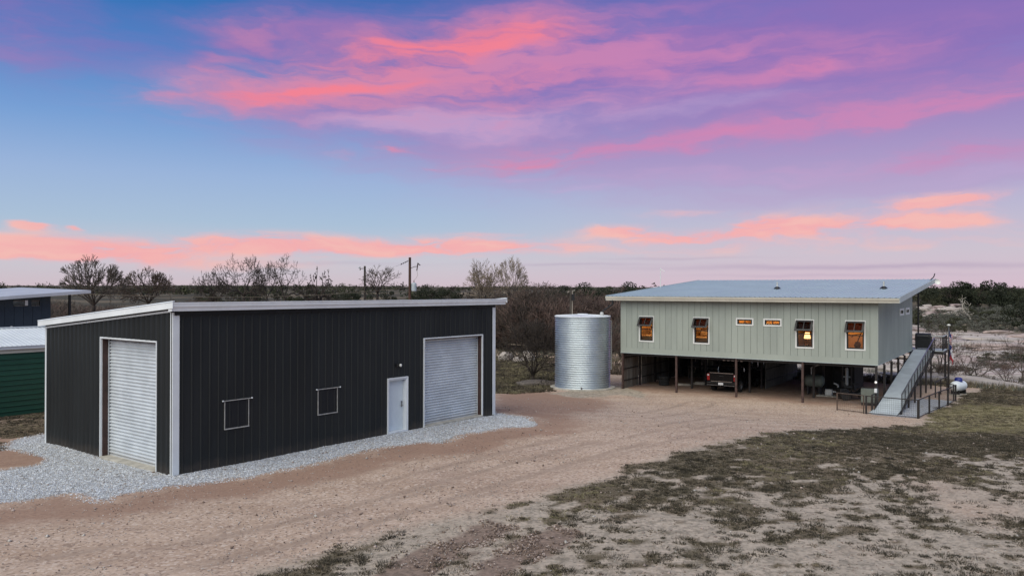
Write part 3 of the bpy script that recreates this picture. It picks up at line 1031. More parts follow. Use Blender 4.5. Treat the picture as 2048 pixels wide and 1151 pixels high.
tx_, ty_ = [], []
for tp in TRACKS:
    a_, b_ = scatter_in(tp, 5200, -0.1)
    k_ = fbm(a_ / 0.45, b_ / 0.45, 91, 3) > nrng.uniform(0.42, 0.66, len(a_))
    tx_.append(a_[k_])
    ty_.append(b_[k_])
tx_, ty_ = np.concatenate(tx_), np.concatenate(ty_)
o = stones('track_clods', tx_, ty_, nrng.uniform(0.01, 0.04, len(tx_)), [M_CLOD, M_CLOD, M_PEB])
tag(o, 'loose dark clods in the wheel-churned ruts', 'clods', kind='stuff')


def grass_tufts():
    n = 170000
    x = nrng.uniform(-26, 38, n)
    y = 13.5 + 47 * nrng.uniform(0, 1, n) ** 1.25
    ok = (np.abs(x) < 0.72 * y + 1)
    x, y = x[ok], y[ok]
    gcv = grass_cover(x, y)
    ok = gcv > nrng.uniform(0.25, 1.0, len(x))
    x, y, gcv = x[ok], y[ok], gcv[ok]
    c, s = math.cos(SHED_YAW), math.sin(SHED_YAW)
    ok = outside_shed(x, y)
    x, y, gcv = x[ok], y[ok], gcv[ok]
    if len(x) > 44000:
        # the sward is trimmed evenly
        sel = nrng.permutation(len(x))[:44000]
        x, y, gcv = x[sel], y[sel], gcv[sel]
    P = np.array(BACKLAWN)
    lx, ly = nrng.uniform(P[:, 0].min() - 2, P[:, 0].max() + 1, 14000), nrng.uniform(P[:, 1].min(), P[:, 1].max() + 8, 14000)
    ok = poly_sd(lx, ly, BACKLAWN) + (fbm(lx / 2, ly / 2, 65, 3) - 0.5) * 5 > -0.5
    lawn0 = len(x)
    x, y = np.concatenate([x, lx[ok]]), np.concatenate([y, ly[ok]])
    clump = vnoise(x / 0.5, y / 0.5, 61)
    nb = 15
    k = len(x)
    rad = nrng.uniform(0.03, 0.13, k) * (0.7 + 0.8 * clump)
    hgt = nrng.uniform(0.015, 0.045, k) * (0.5 + 1.0 * clump)
    hgt[lawn0:] *= 3.2
    rad[lawn0:] *= 2.0
    th = nrng.uniform(0, 6.28, (k, nb))
    rr = rad[:, None] * np.sqrt(nrng.uniform(0, 1, (k, nb)))
    bx, by = x[:, None] + rr * np.cos(th), y[:, None] + rr * np.sin(th)
    bz = ground_z(bx.ravel(), by.ravel()).reshape(k, nb) - 0.004
    ln = hgt[:, None] * nrng.uniform(0.6, 1.4, (k, nb))
    la = th + nrng.uniform(-0.9, 0.9, (k, nb))
    lean = nrng.uniform(0.3, 1.5, (k, nb)) * ln
    wd = nrng.uniform(0.006, 0.014, (k, nb)) * (1 + y[:, None] / 40)
    wa = nrng.uniform(0, 6.28, (k, nb))
    p0 = np.stack([bx - wd * np.cos(wa), by - wd * np.sin(wa), bz], -1)
    p1 = np.stack([bx + wd * np.cos(wa), by + wd * np.sin(wa), bz], -1)
    p2 = np.stack([bx + lean * np.cos(la), by + lean * np.sin(la), bz + ln], -1)
    V = np.stack([p0, p1, p2], 2).reshape(-1, 3)
    Fc = np.arange(len(V)).reshape(-1, 3)
    yel = sstep(poly_sd(x, y, YELLOW), -1.5, 0.5)
    yel[lawn0:] = 0.45
    tone = 0.62 * fbm(x / 2.0, y / 2.0, 63, 3) + 0.38 * nrng.uniform(0, 1, k) + 0.35 * yel
    mi = np.repeat(np.digitize(tone, [0.42, 0.58, 0.72]), nb)
    mats = [mat('turf_dark', (0.058, 0.048, 0.030), 0.9, 0, 0.3, 2), mat('turf_olive', (0.100, 0.082, 0.051), 0.9, 0, 0.3, 2),
            mat('turf_tan', (0.15, 0.118, 0.08), 0.9, 0, 0.3, 2), mat('turf_straw', (0.24, 0.21, 0.115), 0.9, 0, 0.3, 2)]
    o = link('turf_grass', np_mesh('turf_grass', V, Fc, None, mi, mats))
    tag(o, 'short dull winter turf growing in patches over the sandy ground', 'grass', kind='stuff')



def grass_bunches():
    """darker bunch grass standing up in mounds on the sandy foreground"""
    n = 9500
    x = nrng.uniform(-6, 30, n)
    y = 13.8 + 20 * nrng.uniform(0, 1, n)
    ok = (np.abs(x) < 0.72 * y) & (poly_sd(x, y, FIELD) > 0.15)
    for t in TRACKS:
        ok &= poly_sd(x, y, t) < 0.1
    x, y = x[ok], y[ok]
    den = fbm(x / 2.1, y / 2.1, 95, 3) * 0.7 + 0.3 * vnoise(x / 0.7, y / 0.7, 96) + 0.10 * sstep(x, 2, 10) - 0.05
    ok = den > nrng.uniform(0.34, 0.74, len(x))
    x, y = x[ok], y[ok]
    k = len(x)
    nb = 90
    rad = nrng.uniform(0.05, 0.21, k) * nrng.uniform(0.6, 1.2, k)
    asp = nrng.uniform(0.7, 1.8, k)
    hgt = 0.03 + rad * nrng.uniform(0.25, 0.5, k)
    th = nrng.uniform(0, 6.28, (k, nb))
    r0 = np.sqrt(nrng.uniform(0, 1, (k, nb)))
    rr = rad[:, None] * r0
    bx, by = x[:, None] + rr * np.cos(th) * asp[:, None], y[:, None] + rr * np.sin(th)
    bz = np.repeat(ground_z(x, y)[:, None], nb, 1) - 0.01
    ln = hgt[:, None] * (1.15 - 0.75 * r0) * nrng.uniform(0.6, 1.3, (k, nb))
    lean = nrng.uniform(0.2, 1.3, (k, nb)) * ln
    la = th + nrng.uniform(-1.0, 1.0, (k, nb))
    wd = nrng.uniform(0.004, 0.011, (k, nb))
    wa = nrng.uniform(0, 6.28, (k, nb))
    V = np.stack([np.stack([bx - wd * np.cos(wa), by - wd * np.sin(wa), bz], -1), np.stack([bx + wd * np.cos(wa), by + wd * np.sin(wa), bz], -1),
                  np.stack([bx + lean * np.cos(la), by + lean * np.sin(la), bz + ln], -1)], 2).reshape(-1, 3)
    Fc = np.arange(len(V)).reshape(-1, 3)
    mi = (nrng.uniform(0, 1, (k, nb)) + 0.3 * nrng.uniform(-1, 1, (k, 1)) > 0.72).astype(int).ravel()
    o = link('bunch_grass', np_mesh('bunch_grass', V, Fc, None, mi, [mat('bunch_dark', (0.050, 0.043, 0.026), 0.9, 0, 0.3, 2), mat('bunch_dry', (0.12, 0.098, 0.066), 0.9, 0, 0.3, 2)]))
    tag(o, 'dark bunch grass standing in mounds on the sandy foreground', 'grass', kind='stuff')


grass_tufts()
grass_bunches()
M_HATCH = mat('weathered_hatch_trim', (0.40, 0.39, 0.37), 0.55, 0, 0.15, 4)
# ------------------------------------------------------------------ ribbed sheet helper
def rib_profile(x0, x1, pitch, depth, base=0.075, top=0.03, phase=0.0):
    """(x, height) polyline of a ribbed sheet between x0 and x1, sloped rib sides"""
    pts = []
    k0 = math.floor((x0 - phase) / pitch) - 1
    k1 = math.ceil((x1 - phase) / pitch) + 1
    raw = []
    for k in range(k0, k1 + 1):
        c = phase + k * pitch
        raw += [(c - base / 2, 0.0), (c - top / 2, depth), (c + top / 2, depth), (c + base / 2, 0.0)]

    def val(x):
        for (a, ha), (b, hb) in zip(raw, raw[1:]):
            if a <= x <= b:
                return ha + (hb - ha) * (x - a) / max(b - a, 1e-9)
        return 0.0
    pts = [(x0, val(x0))] + [(x, h) for x, h in raw if x0 + 1e-4 < x < x1 - 1e-4] + [(x1, val(x1))]
    return pts


def sheet(prof, lower, upper, place, thick=0.004):
    """closed thin ribbed sheet; place(x, h, t) maps profile x, rib height h and running coordinate t to a point"""
    mb = MB()
    n = len(prof)
    vs = []
    for off in (0.0, -thick):
        for x, h in prof:
            vs.append(place(x, h + off, lower(x)))
        for x, h in prof:
            vs.append(place(x, h + off, upper(x)))
    fs = []
    for i in range(n - 1):
        fs.append((i, i + 1, n + i + 1, n + i))
        fs.append((2 * n + i, 3 * n + i, 3 * n + i + 1, 2 * n + i + 1))
        fs.append((i, 2 * n + i, 2 * n + i + 1, i + 1))
        fs.append((n + i, n + i + 1, 3 * n + i + 1, 3 * n + i))
    fs.append((0, n, 3 * n, 2 * n))
    fs.append((n - 1, 3 * n - 1, 4 * n - 1, 2 * n - 1))
    mb.add(vs, fs)
    return mb


def intervals(lo, hi, holes):
    """vertical pieces of [lo, hi] left over by holes [(a, b)]"""
    out, z = [], lo
    for a, b in sorted(holes):
        if a > z + 0.01:
            out.append((z, min(a, hi)))
        z = max(z, b)
    if z < hi - 0.01:
        out.append((z, hi))
    return out


def ribbed_wall(parent, name, length, pitch, depth, zlo, ztop, place, holes, mat_, base=0.075, top=0.03):
    """one object per sheet module between neighbouring ribs, cut around openings (x0, x1, z0, z1)"""
    cuts = {0.0, length}
    k = 0
    while pitch * (k + 0.5) < length:
        cuts.add(pitch * (k + 0.5))
        k += 1
    for h in holes:
        cuts.add(h[0])
        cuts.add(h[1])
    cuts = sorted(cuts)
    for a, b in zip(cuts, cuts[1:]):
        if b - a < 0.005:
            continue
        mid = (a + b) / 2
        hs = [(h[2], h[3]) for h in holes if h[0] <= mid <= h[1]]
        for z0, z1 in intervals(zlo, min(ztop(a), ztop(b)), hs):
            full = z1 >= min(ztop(a), ztop(b)) - 0.001
            up = (lambda x: ztop(x)) if full else (lambda x, z1=z1: z1)
            mb = sheet(rib_profile(a, b, pitch, depth, base, top), lambda x, z0=z0: z0, up, place)
            mb.build(name, mat_, parent)


# ------------------------------------------------------------------ the black shed
def build_shed():
    L, W = SHED_L, SHED_W
    t = thing('metal_shed', 'long black metal shed with white trim and two roll-up doors', 'shed', (*SHED_AT, 0), SHED_YAW)
    zt_front, slope = 5.0, 0.0865

    def zt(y):
        return zt_front - slope * y
    d1 = (0.893, 4.463, 0.0, 4.0)       # door in the end wall (y range)
    d2 = (10.852, 14.586, 0.0, 3.62)    # door in the long wall
    d3 = (8.848, 9.874, 0.0, 2.134)     # walk door
    hatches = [(1.72, 2.60, 1.17, 2.08), (5.43, 6.31, 1.17, 2.08)]
    low = -0.06
    ribbed_wall(t, 'wall_panel', L, 0.3048, 0.026, low, lambda x: zt_front - 0.02,
                lambda x, h, z: (x, -h, z), [d2, d3] + hatches, M_CHAR)
    ribbed_wall(t, 'wall_panel', W, 0.3048, 0.046, low, lambda y: zt(y) - 0.02,
                lambda y, h, z: (-h, y, z), [d1], M_CHAR, base=0.19, top=0.10)
    ribbed_wall(t, 'wall_panel', L, 0.9144, 0.034, low, lambda x: zt(W) - 0.02, lambda x, h, z: (x, W + h, z), [], M_CHAR)
    ribbed_wall(t, 'wall_panel', W, 0.9144, 0.034, low, lambda y: zt(y) - 0.02, lambda y, h, z: (L + h, y, z), [], M_CHAR)
    # floor slab and dark interior lining so that no light leaks through
    MB().box(0.02, L - 0.02, 0.02, W - 0.02, -0.12, 0.045).build('floor_slab', M_CONC, t)
    # roof sheets
    x0, x1 = -0.16, L + 0.52
    n = int((x1 - x0) / 0.61)
    w = (x1 - x0) / n
    yl, yh = -0.20, W + 0.22
    for k in range(n):
        a = x0 + k * w
        sheet(rib_profile(a, a + w, 0.305, 0.03), lambda x: yl, lambda x: yh,
              lambda x, h, y: (x, y, zt(y) + 0.17 + h)).build('roof_panel', M_WROOF, t)
    MB().hexa([(x0 + .1, 0.03, zt(0) - 0.02), (x1 - .1, 0.03, zt(0) - 0.02), (x1 - .1, W - 0.02, zt(W) - 0.02), (x0 + .1, W - 0.02, zt(W) - 0.02)],
              [(x0 + .1, 0.03, zt(0) + 0.155), (x1 - .1, 0.03, zt(0) + 0.155), (x1 - .1, W - 0.02, zt(W) + 0.155), (x0 + .1, W - 0.02, zt(W) + 0.155)]).build('roof_purlins', M_BLACK, t)
    # front gutter: stepped profile along the high eave
    prof = [(-0.04, 4.97), (-0.23, 4.97), (-0.245, 5.06), (-0.255, 5.085), (-0.285, 5.10), (-0.295, 5.19), (-0.31, 5.205), (-0.31, 5.235),
            (-0.29, 5.235), (-0.28, 5.17), (-0.04, 5.165)]
    MB().prism([(y, z) for y, z in prof], 'x', x0 - 0.03, x1 + 0.02).build('gutter', M_GUT, t)
    MB().prism([(-0.042, 4.84), (-0.075, 4.84), (-0.075, 4.968), (-0.042, 4.968)], 'x', 0.0, L).build('eave_trim', M_CHARB, t)
    # rake trim down the end wall: face board with a rolled lip
    for xr, sgn in ((x0 - 0.03, -1), (x1 + 0.02, 1)):
        a, b = sorted((xr, xr + sgn * 0.025))
        mb = MB()
        ys = (-0.32, W + 0.25)
        mb.hexa([(a, ys[0], zt(ys[0]) + 0.03), (b, ys[0], zt(ys[0]) + 0.03), (b, ys[1], zt(ys[1]) + 0.03), (a, ys[1], zt(ys[1]) + 0.03)],
                [(a, ys[0], zt(ys[0]) + 0.225), (b, ys[0], zt(ys[0]) + 0.225), (b, ys[1], zt(ys[1]) + 0.225), (a, ys[1], zt(ys[1]) + 0.225)])
        a2, b2 = sorted((xr - sgn * 0.06, xr + sgn * 0.045))
        mb.hexa([(a2, ys[0], zt(ys[0]) + 0.227), (b2, ys[0], zt(ys[0]) + 0.227), (b2, ys[1], zt(ys[1]) + 0.227), (a2, ys[1], zt(ys[1]) + 0.227)],
                [(a2 + .02, ys[0], zt(ys[0]) + 0.255), (b2 - .02, ys[0], zt(ys[0]) + 0.255), (b2 - .02, ys[1], zt(ys[1]) + 0.255), (a2 + .02, ys[1], zt(ys[1]) + 0.255)])
        mb.build('rake_trim', M_GUT, t, bevel=0.006)
    # narrow white strip under the rake on the end wall
    mb = MB()
    mb.hexa([(-0.075, 0.05, zt(0.05) - 0.06), (-0.042, 0.05, zt(0.05) - 0.06), (-0.042, W, zt(W) - 0.06), (-0.075, W, zt(W) - 0.06)],
            [(-0.075, 0.05, zt(0.05) - 0.005), (-0.042, 0.05, zt(0.05) - 0.005), (-0.042, W, zt(W) - 0.005), (-0.075, W, zt(W) - 0.005)])
    mb.build('rake_strip', M_TRIM, t)
    # corner trims: folded angle, two legs each
    for cx_, cy_, sx, sy, ztop_ in ((0, 0, -1, -1, zt(0) - 0.07), (0, W, -1, 1, zt(W) - 0.07), (L, 0, 1, -1, zt(0) - 0.07), (L, W, 1, 1, zt(W) - 0.07)):
        mb = MB()
        o = 0.044
        xa, xb = sorted((cx_ + sx * o, cx_ - sx * 0.17))
        ya, yb = sorted((cy_ + sy * o, cy_ + sy * (o - 0.006)))
        mb.box(xa, xb, ya, yb, -0.03, ztop_)
        xa, xb = sorted((cx_ + sx * (o + 0.001), cx_ + sx * (o - 0.006)))
        ya, yb = sorted((cy_ + sy * (o - 0.0065), cy_ - sy * 0.10))
        mb.box(xa, xb, ya, yb, -0.03, ztop_ - 0.002)
        mb.build('corner_trim', M_TRIM, t)

    def roll_curtain(along, a, b, h, rec, parent):
        """corrugated steel curtain"""
        prof, z = [], 0.10
        pit = 0.112
        while z < h:
            prof += [(z, 0.0), (z + pit * 0.14, 0.0), (z + pit * 0.24, 0.030), (z + pit * 0.45, 0.048), (z + pit * 0.70, 0.048), (z + pit * 0.92, 0.020)]
            z += pit
        prof.append((h + 0.05, 0.0))
        mb = MB()
        n_ = len(prof)
        for hh, dd in prof:
            for s in (a, b):
                mb.v.append((s, rec - dd, hh) if along == 'x' else (rec - dd, s, hh))
        for i in range(n_ - 1):
            mb.f.append((2 * i, 2 * i + 1, 2 * i + 3, 2 * i + 2))
            mb.m.append(0)
        c = mb.build('curtain', M_ROLL, parent, smooth=True, fix=False)
        mb = MB()
        if along == 'x':
            mb.box(a, b, rec - 0.03, rec + 0.02, 0.05, 0.10)
        else:
            mb.box(rec - 0.03, rec + 0.02, a, b, 0.05, 0.10)
        mb.build('bottom_bar', M_ROLL, c)
        return c

    def roll_door(name, along, a, b, h, lab):
        d = bpy.data.objects.new(name, None)
        COL.objects.link(d)
        d.parent = t
        d['label'] = lab
        rec = 0.27
        pl = (lambda u0, u1, v0, v1, z0, z1: MB().box(u0, u1, v0, v1, z0, z1)) if along == 'x' else \
             (lambda u0, u1, v0, v1, z0, z1: MB().box(v0, v1, u0, u1, z0, z1))
        roll_curtain(along, a + 0.05, b - 0.05, h, rec, d)
        for s0, s1 in ((a, a + 0.045), (b - 0.045, b)):
            pl(s0 + 0.001, s1 - 0.001, 0.012, rec + 0.05, 0.045, h).build('jamb', M_JAMB, d)
        pl(a + 0.046, b - 0.046, 0.012, rec + 0.05, h - 0.045, h - 0.001).build('header', M_JAMB, d)
        pl(a - 0.2, b + 0.2, rec + 0.055, rec + 0.08, 0.045, h + 0.35).build('backing', M_BLACK, d)
        # white channel trim around the opening, proud of the ribs
        pl(a - 0.032, a + 0.012, -0.060, 0.011, 0.0, h + 0.035).build('trim', M_TRIM, d)
        pl(b - 0.012, b + 0.032, -0.060, 0.011, 0.0, h + 0.035).build('trim', M_TRIM, d)
        pl(a + 0.0125, b - 0.0125, -0.062, 0.011, h - 0.012, h + 0.036).build('trim', M_TRIM, d)
        # guide strips beside the curtain
        for s0, s1 in ((a + 0.046, a + 0.075), (b - 0.075, b - 0.046)):
            pl(s0, s1, rec - 0.085, rec - 0.052, 0.045, h - 0.046).build('guide', M_ROLL, d)
        pl(a + 0.02, b - 0.02, -0.10, rec + 0.05, -0.05, 0.052).build('threshold', M_CONC, d, bevel=0.008)
        return d
    roll_door('roll_up_door', 'y', d1[0], d1[1], d1[3], 'tall roll-up door in the end wall')
    roll_door('roll_up_door', 'x', d2[0], d2[1], d2[3], 'roll-up door in the long wall')
    # walk door
    d = bpy.data.objects.new('walk_door', None)
    COL.objects.link(d)
    d.parent = t
    a, b, h = d3[0], d3[1], d3[3]
    leaf = MB().box(a + 0.05, b - 0.05, 0.155, 0.20, 0.075, h - 0.06).build('door_leaf', M_DOOR, d, bevel=0.004)
    hd = MB()
    hd.box(b - 0.17, b - 0.09, 0.148, 0.154, 0.96, 1.20)
    hd.tube((b - 0.13, 0.148, 1.04), (b - 0.13, 0.085, 1.04), 0.018, n=8)
    hd.box(b - 0.25, b - 0.12, 0.07, 0.09, 1.025, 1.055)
    hd.tube((b - 0.13, 0.148, 1.15), (b - 0.13, 0.12, 1.15), 0.03, n=10)
    hd.build('handle', M_STEEL, leaf)
    for x0_, x1_ in ((a, a + 0.048), (b - 0.048, b)):
        MB().box(x0_, x1_, -0.03, 0.21, 0.0, h).build('jamb', M_TRIM, d)
    MB().box(a + 0.0485, b - 0.0485, -0.028, 0.21, h - 0.055, h - 0.001).build('header', M_TRIM, d)
    for x0_, x1_ in ((a - 0.045, a - 0.001), (b + 0.001, b + 0.045)):
        MB().box(x0_, x1_, -0.05, 0.01, 0.0, h + 0.045).build('trim', M_TRIM, d)
    MB().box(a - 0.0005, b + 0.0005, -0.052, 0.01, h + 0.001, h + 0.046).build('trim', M_TRIM, d)
    MB().box(a + 0.049, b - 0.049, -0.06, 0.23, 0.0, 0.07).build('sill', M_TRIM, d)
    MB().box(a - 0.1, b + 0.1, 0.23, 0.25, 0.045, h + 0.1).build('backing', M_BLACK, d)
    # hatches outlined in white
    for (a, b, z0, z1), lab in zip(hatches, ('hatch nearest the shed corner', 'hatch nearer the walk door')):
        hobj = bpy.data.objects.new('wall_hatch', None)
        COL.objects.link(hobj)
        hobj.parent = t
        sheet(rib_profile(a + 0.012, b - 0.012, 0.3048, 0.02, phase=0.1), lambda x: z0 + 0.012, lambda x: z1 - 0.012, lambda x, hh, z: (x, -hh - 0.004, z)).build('panel', M_CHARB, hobj)
        for x0_, x1_ in ((a - 0.006, a + 0.011), (b - 0.011, b + 0.006)):
            MB().box(x0_, x1_, -0.034, 0.01, z0 + 0.026, z1 - 0.012).build('side_trim', M_HATCH, hobj)
        MB().box(a - 0.008, b + 0.008, -0.045, 0.01, z0 - 0.006, z0 + 0.025).build('sill_trim', M_HATCH, hobj)
        tr = MB()
        tr.box(a - 0.09, b + 0.10, -0.050, 0.01, z1 - 0.011, z1 + 0.010)
        tr.build('track', M_HATCH, hobj)
        for xx in (a - 0.085, b + 0.095):
            MB().lathe([(0.0, -0.085), (0.022, -0.08), (0.026, -0.065), (0.024, -0.0505)], 10, xx, z1 + 0.006, axis='y').build('track_end', M_GUT, hobj)
    # security light above the walk door
    lt = bpy.data.objects.new('wall_light', None)
    COL.objects.link(lt)
    lt.parent = t
    MB().box(9.24, 9.50, -0.10, -0.035, 2.60, 2.72).build('housing', M_BLACK, lt, bevel=0.01)
    MB().lathe([(0.0, 2.60), (0.03, 2.605), (0.05, 2.63), (0.055, 2.665), (0.045, 2.70), (0.0, 2.715)], 14, 9.40, -0.135, closed=False).build('lens', M_WTRIM, lt, smooth=True)
    # downspout of the far eave is hidden; a lining closes the walls from inside
    MB().box(0.35, L - 0.35, 0.42, W - 0.35, 0.05, 3.95).build('interior_lining', M_BLACK, t)
    return t


build_shed()


# ------------------------------------------------------------------ the raised house
FLOOR = 2.48          # underside of the house above its yard


def build_house():
    L, W = HOUSE_L, HOUSE_W
    t = thing('stilt_house', 'sage green metal-roofed house raised on brown steel posts above a carport', 'house', (*HOUSE_AT, ZG), HOUSE_YAW)
    ye, yb = -0.62, 17.0
    z_e, slope = 6.36, 0.0725

    def zr(y):
        return z_e + slope * (y - ye)
    WT = zr(0) - 0.10
    skirt = FLOOR + 0.36
    win = [(-14.87, -13.77, 3.29, 5.04), (-11.04, -9.93, 3.29, 5.04), (-4.58, -3.48, 3.29, 5.04), (-1.75, -0.63, 3.29, 5.04)]
    small = [(-8.22, -7.11, 4.56, 5.04), (-6.50, -5.39, 4.56, 5.04)]
    side = [(8.0, 9.9, 5.12, 5.60), (10.7, 12.6, 5.12, 5.60)]
    ins = 0.09

    def op(w):
        return (w[0] + ins, w[1] - ins, w[2] + ins, w[3] - ins)
    # siding boards, each an object, cut around the windows; a dark groove sheet lies behind the joints
    bw = 0.4053
    nb = round(L / bw)
    bw = L / nb
    rr = random.Random(3)

    def boards(n_, w_, place_box, ztopf, holes, name='siding_board'):
        for k in range(n_):
            a, b = k * w_ + 0.009, (k + 1) * w_ - 0.009
            cuts = sorted({a, b} | {c for h in holes for c in (h[0], h[1]) if a < c < b})
            pro = rr.uniform(0, 0.003)
            mt = M_SAGE if rr.random() < 0.6 else M_SAGE2
            for c0, c1 in zip(cuts, cuts[1:]):
                mid = (c0 + c1) / 2
                hs = [(h[2], h[3]) for h in holes if h[0] <= mid <= h[1]]
                for z0, z1 in intervals(skirt + 0.002, ztopf((a + b) / 2), hs):
                    mb = MB()
                    place_box(mb, c0, c1, z0, z1, pro)
                    mb.build(name, mt, t)
    fh = [(o[0] + L, o[1] + L, o[2], o[3]) for o in map(op, win + small)]
    boards(nb, bw, lambda mb, a, b, z0, z1, p: mb.box(a - L, b - L, -0.022 - p, -0.001, z0, z1), lambda x: WT, fh)
    sh = [op(s) for s in side]
    ns = round(W / 0.4053)
    boards(ns, W / ns, lambda mb, a, b, z0, z1, p: mb.box(0.001, 0.022 + p, a, b, z0, z1), lambda y: zr(y) - 0.11, sh)
    ns = 8
    boards(ns, W / ns, lambda mb, a, b, z0, z1, p: mb.box(-L - 0.022 - p, -L - 0.001, a, b, z0, z1), lambda y: zr(y) - 0.11, [])
    boards(10, L / 10, lambda mb, a, b, z0, z1, p: mb.box(a - L, b - L, W + 0.001, W + 0.022 + p, z0, z1), lambda x: zr(W) - 0.11, [])

    def wall_back(name, cells):
        mb = MB()
        for c in cells:
            mb.box(*c)
        return mb.build(name, M_GROOVE, t)
    # sheathing behind the boards, with real openings
    cells = []
    xs = sorted({0, L} | {c for h in fh for c in (h[0], h[1])})
    for a, b in zip(xs, xs[1:]):
        mid = (a + b) / 2
        hs = [(h[2], h[3]) for h in fh if h[0] <= mid <= h[1]]
        for z0, z1 in intervals(FLOOR + 0.02, WT, hs):
            cells.append((a - L, b - L, 0.0, 0.12, z0, z1))
    wall_back('sheathing', cells)
    cells = []
    ys = sorted({0.121, W} | {c for h in sh for c in (h[0], h[1])})
    for a, b in zip(ys, ys[1:]):
        mid = (a + b) / 2
        hs = [(h[2], h[3]) for h in sh if h[0] <= mid <= h[1]]
        for z0, z1 in intervals(FLOOR + 0.02, zr(a) - 0.12, hs):
            cells.append((-0.12, 0.0, a, b, z0, z1))
    cells.append((-L, -L + 0.12, 0.121, W, FLOOR + 0.02, zr(0) - 0.12))
    cells.append((-L + 0.121, -0.121, W - 0.12, W, FLOOR + 0.02, zr(W) - 0.12))
    wall_back('sheathing', cells)
    # skirt board with a pale drip edge
    MB().box(-L - 0.03, 0.03, -0.034, -0.002, FLOOR + 0.03, skirt).build('skirt_board', M_SAGE, t)
    MB().box(0.002, 0.034, -0.0015, W, FLOOR + 0.03, skirt).build('skirt_board', M_SAGE, t)
    MB().box(-L - 0.034, -L - 0.002, 0.0, W, FLOOR + 0.03, skirt).build('skirt_board', M_SAGE, t)
    MB().box(-L - 0.04, 0.04, -0.046, -0.003, FLOOR, FLOOR + 0.029).build('drip_edge', M_RAKE, t)
    MB().box(0.003, 0.046, -0.002, W, FLOOR, FLOOR + 0.029).build('drip_edge', M_RAKE, t)
    # corner boards
    MB().box(-0.06, 0.03, -0.036, -0.0265, skirt + 0.003, WT).build('corner_board', M_SAGE, t)
    MB().box(0.0265, 0.036, -0.035, 0.06, skirt + 0.003, WT).build('corner_board', M_SAGE, t)
    MB().box(-L - 0.03, -L + 0.06, -0.036, -0.0265, skirt + 0.003, WT).build('corner_board', M_SAGE, t)
    # floor, ceiling
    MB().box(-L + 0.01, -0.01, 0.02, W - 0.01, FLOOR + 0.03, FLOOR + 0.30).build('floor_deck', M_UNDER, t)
    for k in range(6):
        yk = 0.25 + k * 2.72
        MB().box(-L + 0.1, -0.1, yk, yk + 0.12, FLOOR - 0.17, FLOOR + 0.028).build('floor_beam', M_DKPOST, t)
    MB().hexa([(-L - .6, 0.0, zr(0) - 0.095), (0.6, 0.0, zr(0) - 0.095), (0.6, W, zr(W) - 0.095), (-L - .6, W, zr(W) - 0.095)],
              [(-L - .6, 0.0, zr(0) - 0.06), (0.6, 0.0, zr(0) - 0.06), (0.6, W, zr(W) - 0.06), (-L - .6, W, zr(W) - 0.06)]).build('ceiling', M_UNDER, t)
    # roof sheets, one object per rib module
    x0, x1 = -L - 0.82, 1.20
    n = round((x1 - x0) / 0.305)
    w = (x1 - x0) / n
    for k in range(n):
        a = x0 + k * w
        sheet(rib_profile(a + 0.002, a + w - 0.002, w, 0.034, 0.07, 0.028, phase=x0 + w / 2), lambda x: ye - 0.03, lambda x: yb,
              lambda x, h, y: (x, y, zr(y) + h)).build('roof_panel', M_GALV, t)
    MB().hexa([(x0 + .02, ye + .02, zr(ye) - 0.055), (x1 - .02, ye + .02, zr(ye) - 0.055), (x1 - .02, yb - .02, zr(yb) - 0.055), (x0 + .02, yb - .02, zr(yb) - 0.055)],
              [(x0 + .02, ye + .02, zr(ye) - 0.008), (x1 - .02, ye + .02, zr(ye) - 0.008), (x1 - .02, yb - .02, zr(yb) - 0.008), (x0 + .02, yb - .02, zr(yb) - 0.008)]).build('roof_deck', M_RAKE, t)
    # cream gutter with ogee face, open dark ends of the ribs above it
    g0 = z_e - 0.02
    prof = [(ye + 0.03, g0 - 0.27), (ye - 0.06, g0 - 0.27), (ye - 0.075, g0 - 0.15), (ye - 0.12, g0 - 0.13), (ye - 0.145, g0 - 0.03), (ye - 0.15, g0 + 0.0),
            (ye - 0.12, g0 + 0.0), (ye - 0.10, g0 - 0.09), (ye + 0.03, g0 - 0.10)]
    MB().prism(prof, 'x', x0 - 0.03, x1 + 0.03).build('gutter', M_CREAM, t)
    MB().hexa([(x0 - 0.028, ye - 0.07, zr(ye) - 0.28), (x0 - 0.004, ye - 0.07, zr(ye) - 0.28), (x0 - 0.004, yb, zr(yb) - 0.24), (x0 - 0.028, yb, zr(yb) - 0.24)],
              [(x0 - 0.028, ye - 0.07, zr(ye) + 0.05), (x0 - 0.004, ye - 0.07, zr(ye) + 0.05), (x0 - 0.004, yb, zr(yb) + 0.05), (x0 - 0.028, yb, zr(yb) + 0.05)]).build('rake_trim', M_RAKE, t)
    MB().hexa([(x1 + 0.032, ye - 0.07, zr(ye) - 0.29), (x1 + 0.056, ye - 0.07, zr(ye) - 0.29), (x1 + 0.056, yb, zr(yb) - 0.25), (x1 + 0.032, yb, zr(yb) - 0.25)],
              [(x1 + 0.032, ye - 0.07, zr(ye) + 0.05), (x1 + 0.056, ye - 0.07, zr(ye) + 0.05), (x1 + 0.056, yb, zr(yb) + 0.05), (x1 + 0.032, yb, zr(yb) + 0.05)]).build('rake_trim', M_RAKE, t)
    # soffits
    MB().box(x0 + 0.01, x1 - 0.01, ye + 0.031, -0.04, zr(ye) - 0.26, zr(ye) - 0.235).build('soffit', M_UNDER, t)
    MB().hexa([(0.04, 0.0, zr(0) - 0.25), (x1 + 0.03, 0.0, zr(0) - 0.25), (x1 + 0.03, yb, zr(yb) - 0.22), (0.04, yb, zr(yb) - 0.22)],
              [(0.04, 0.0, zr(0) - 0.225), (x1 + 0.03, 0.0, zr(0) - 0.225), (x1 + 0.03, yb, zr(yb) - 0.195), (0.04, yb, zr(yb) - 0.195)]).build('soffit', M_RAKE, t)
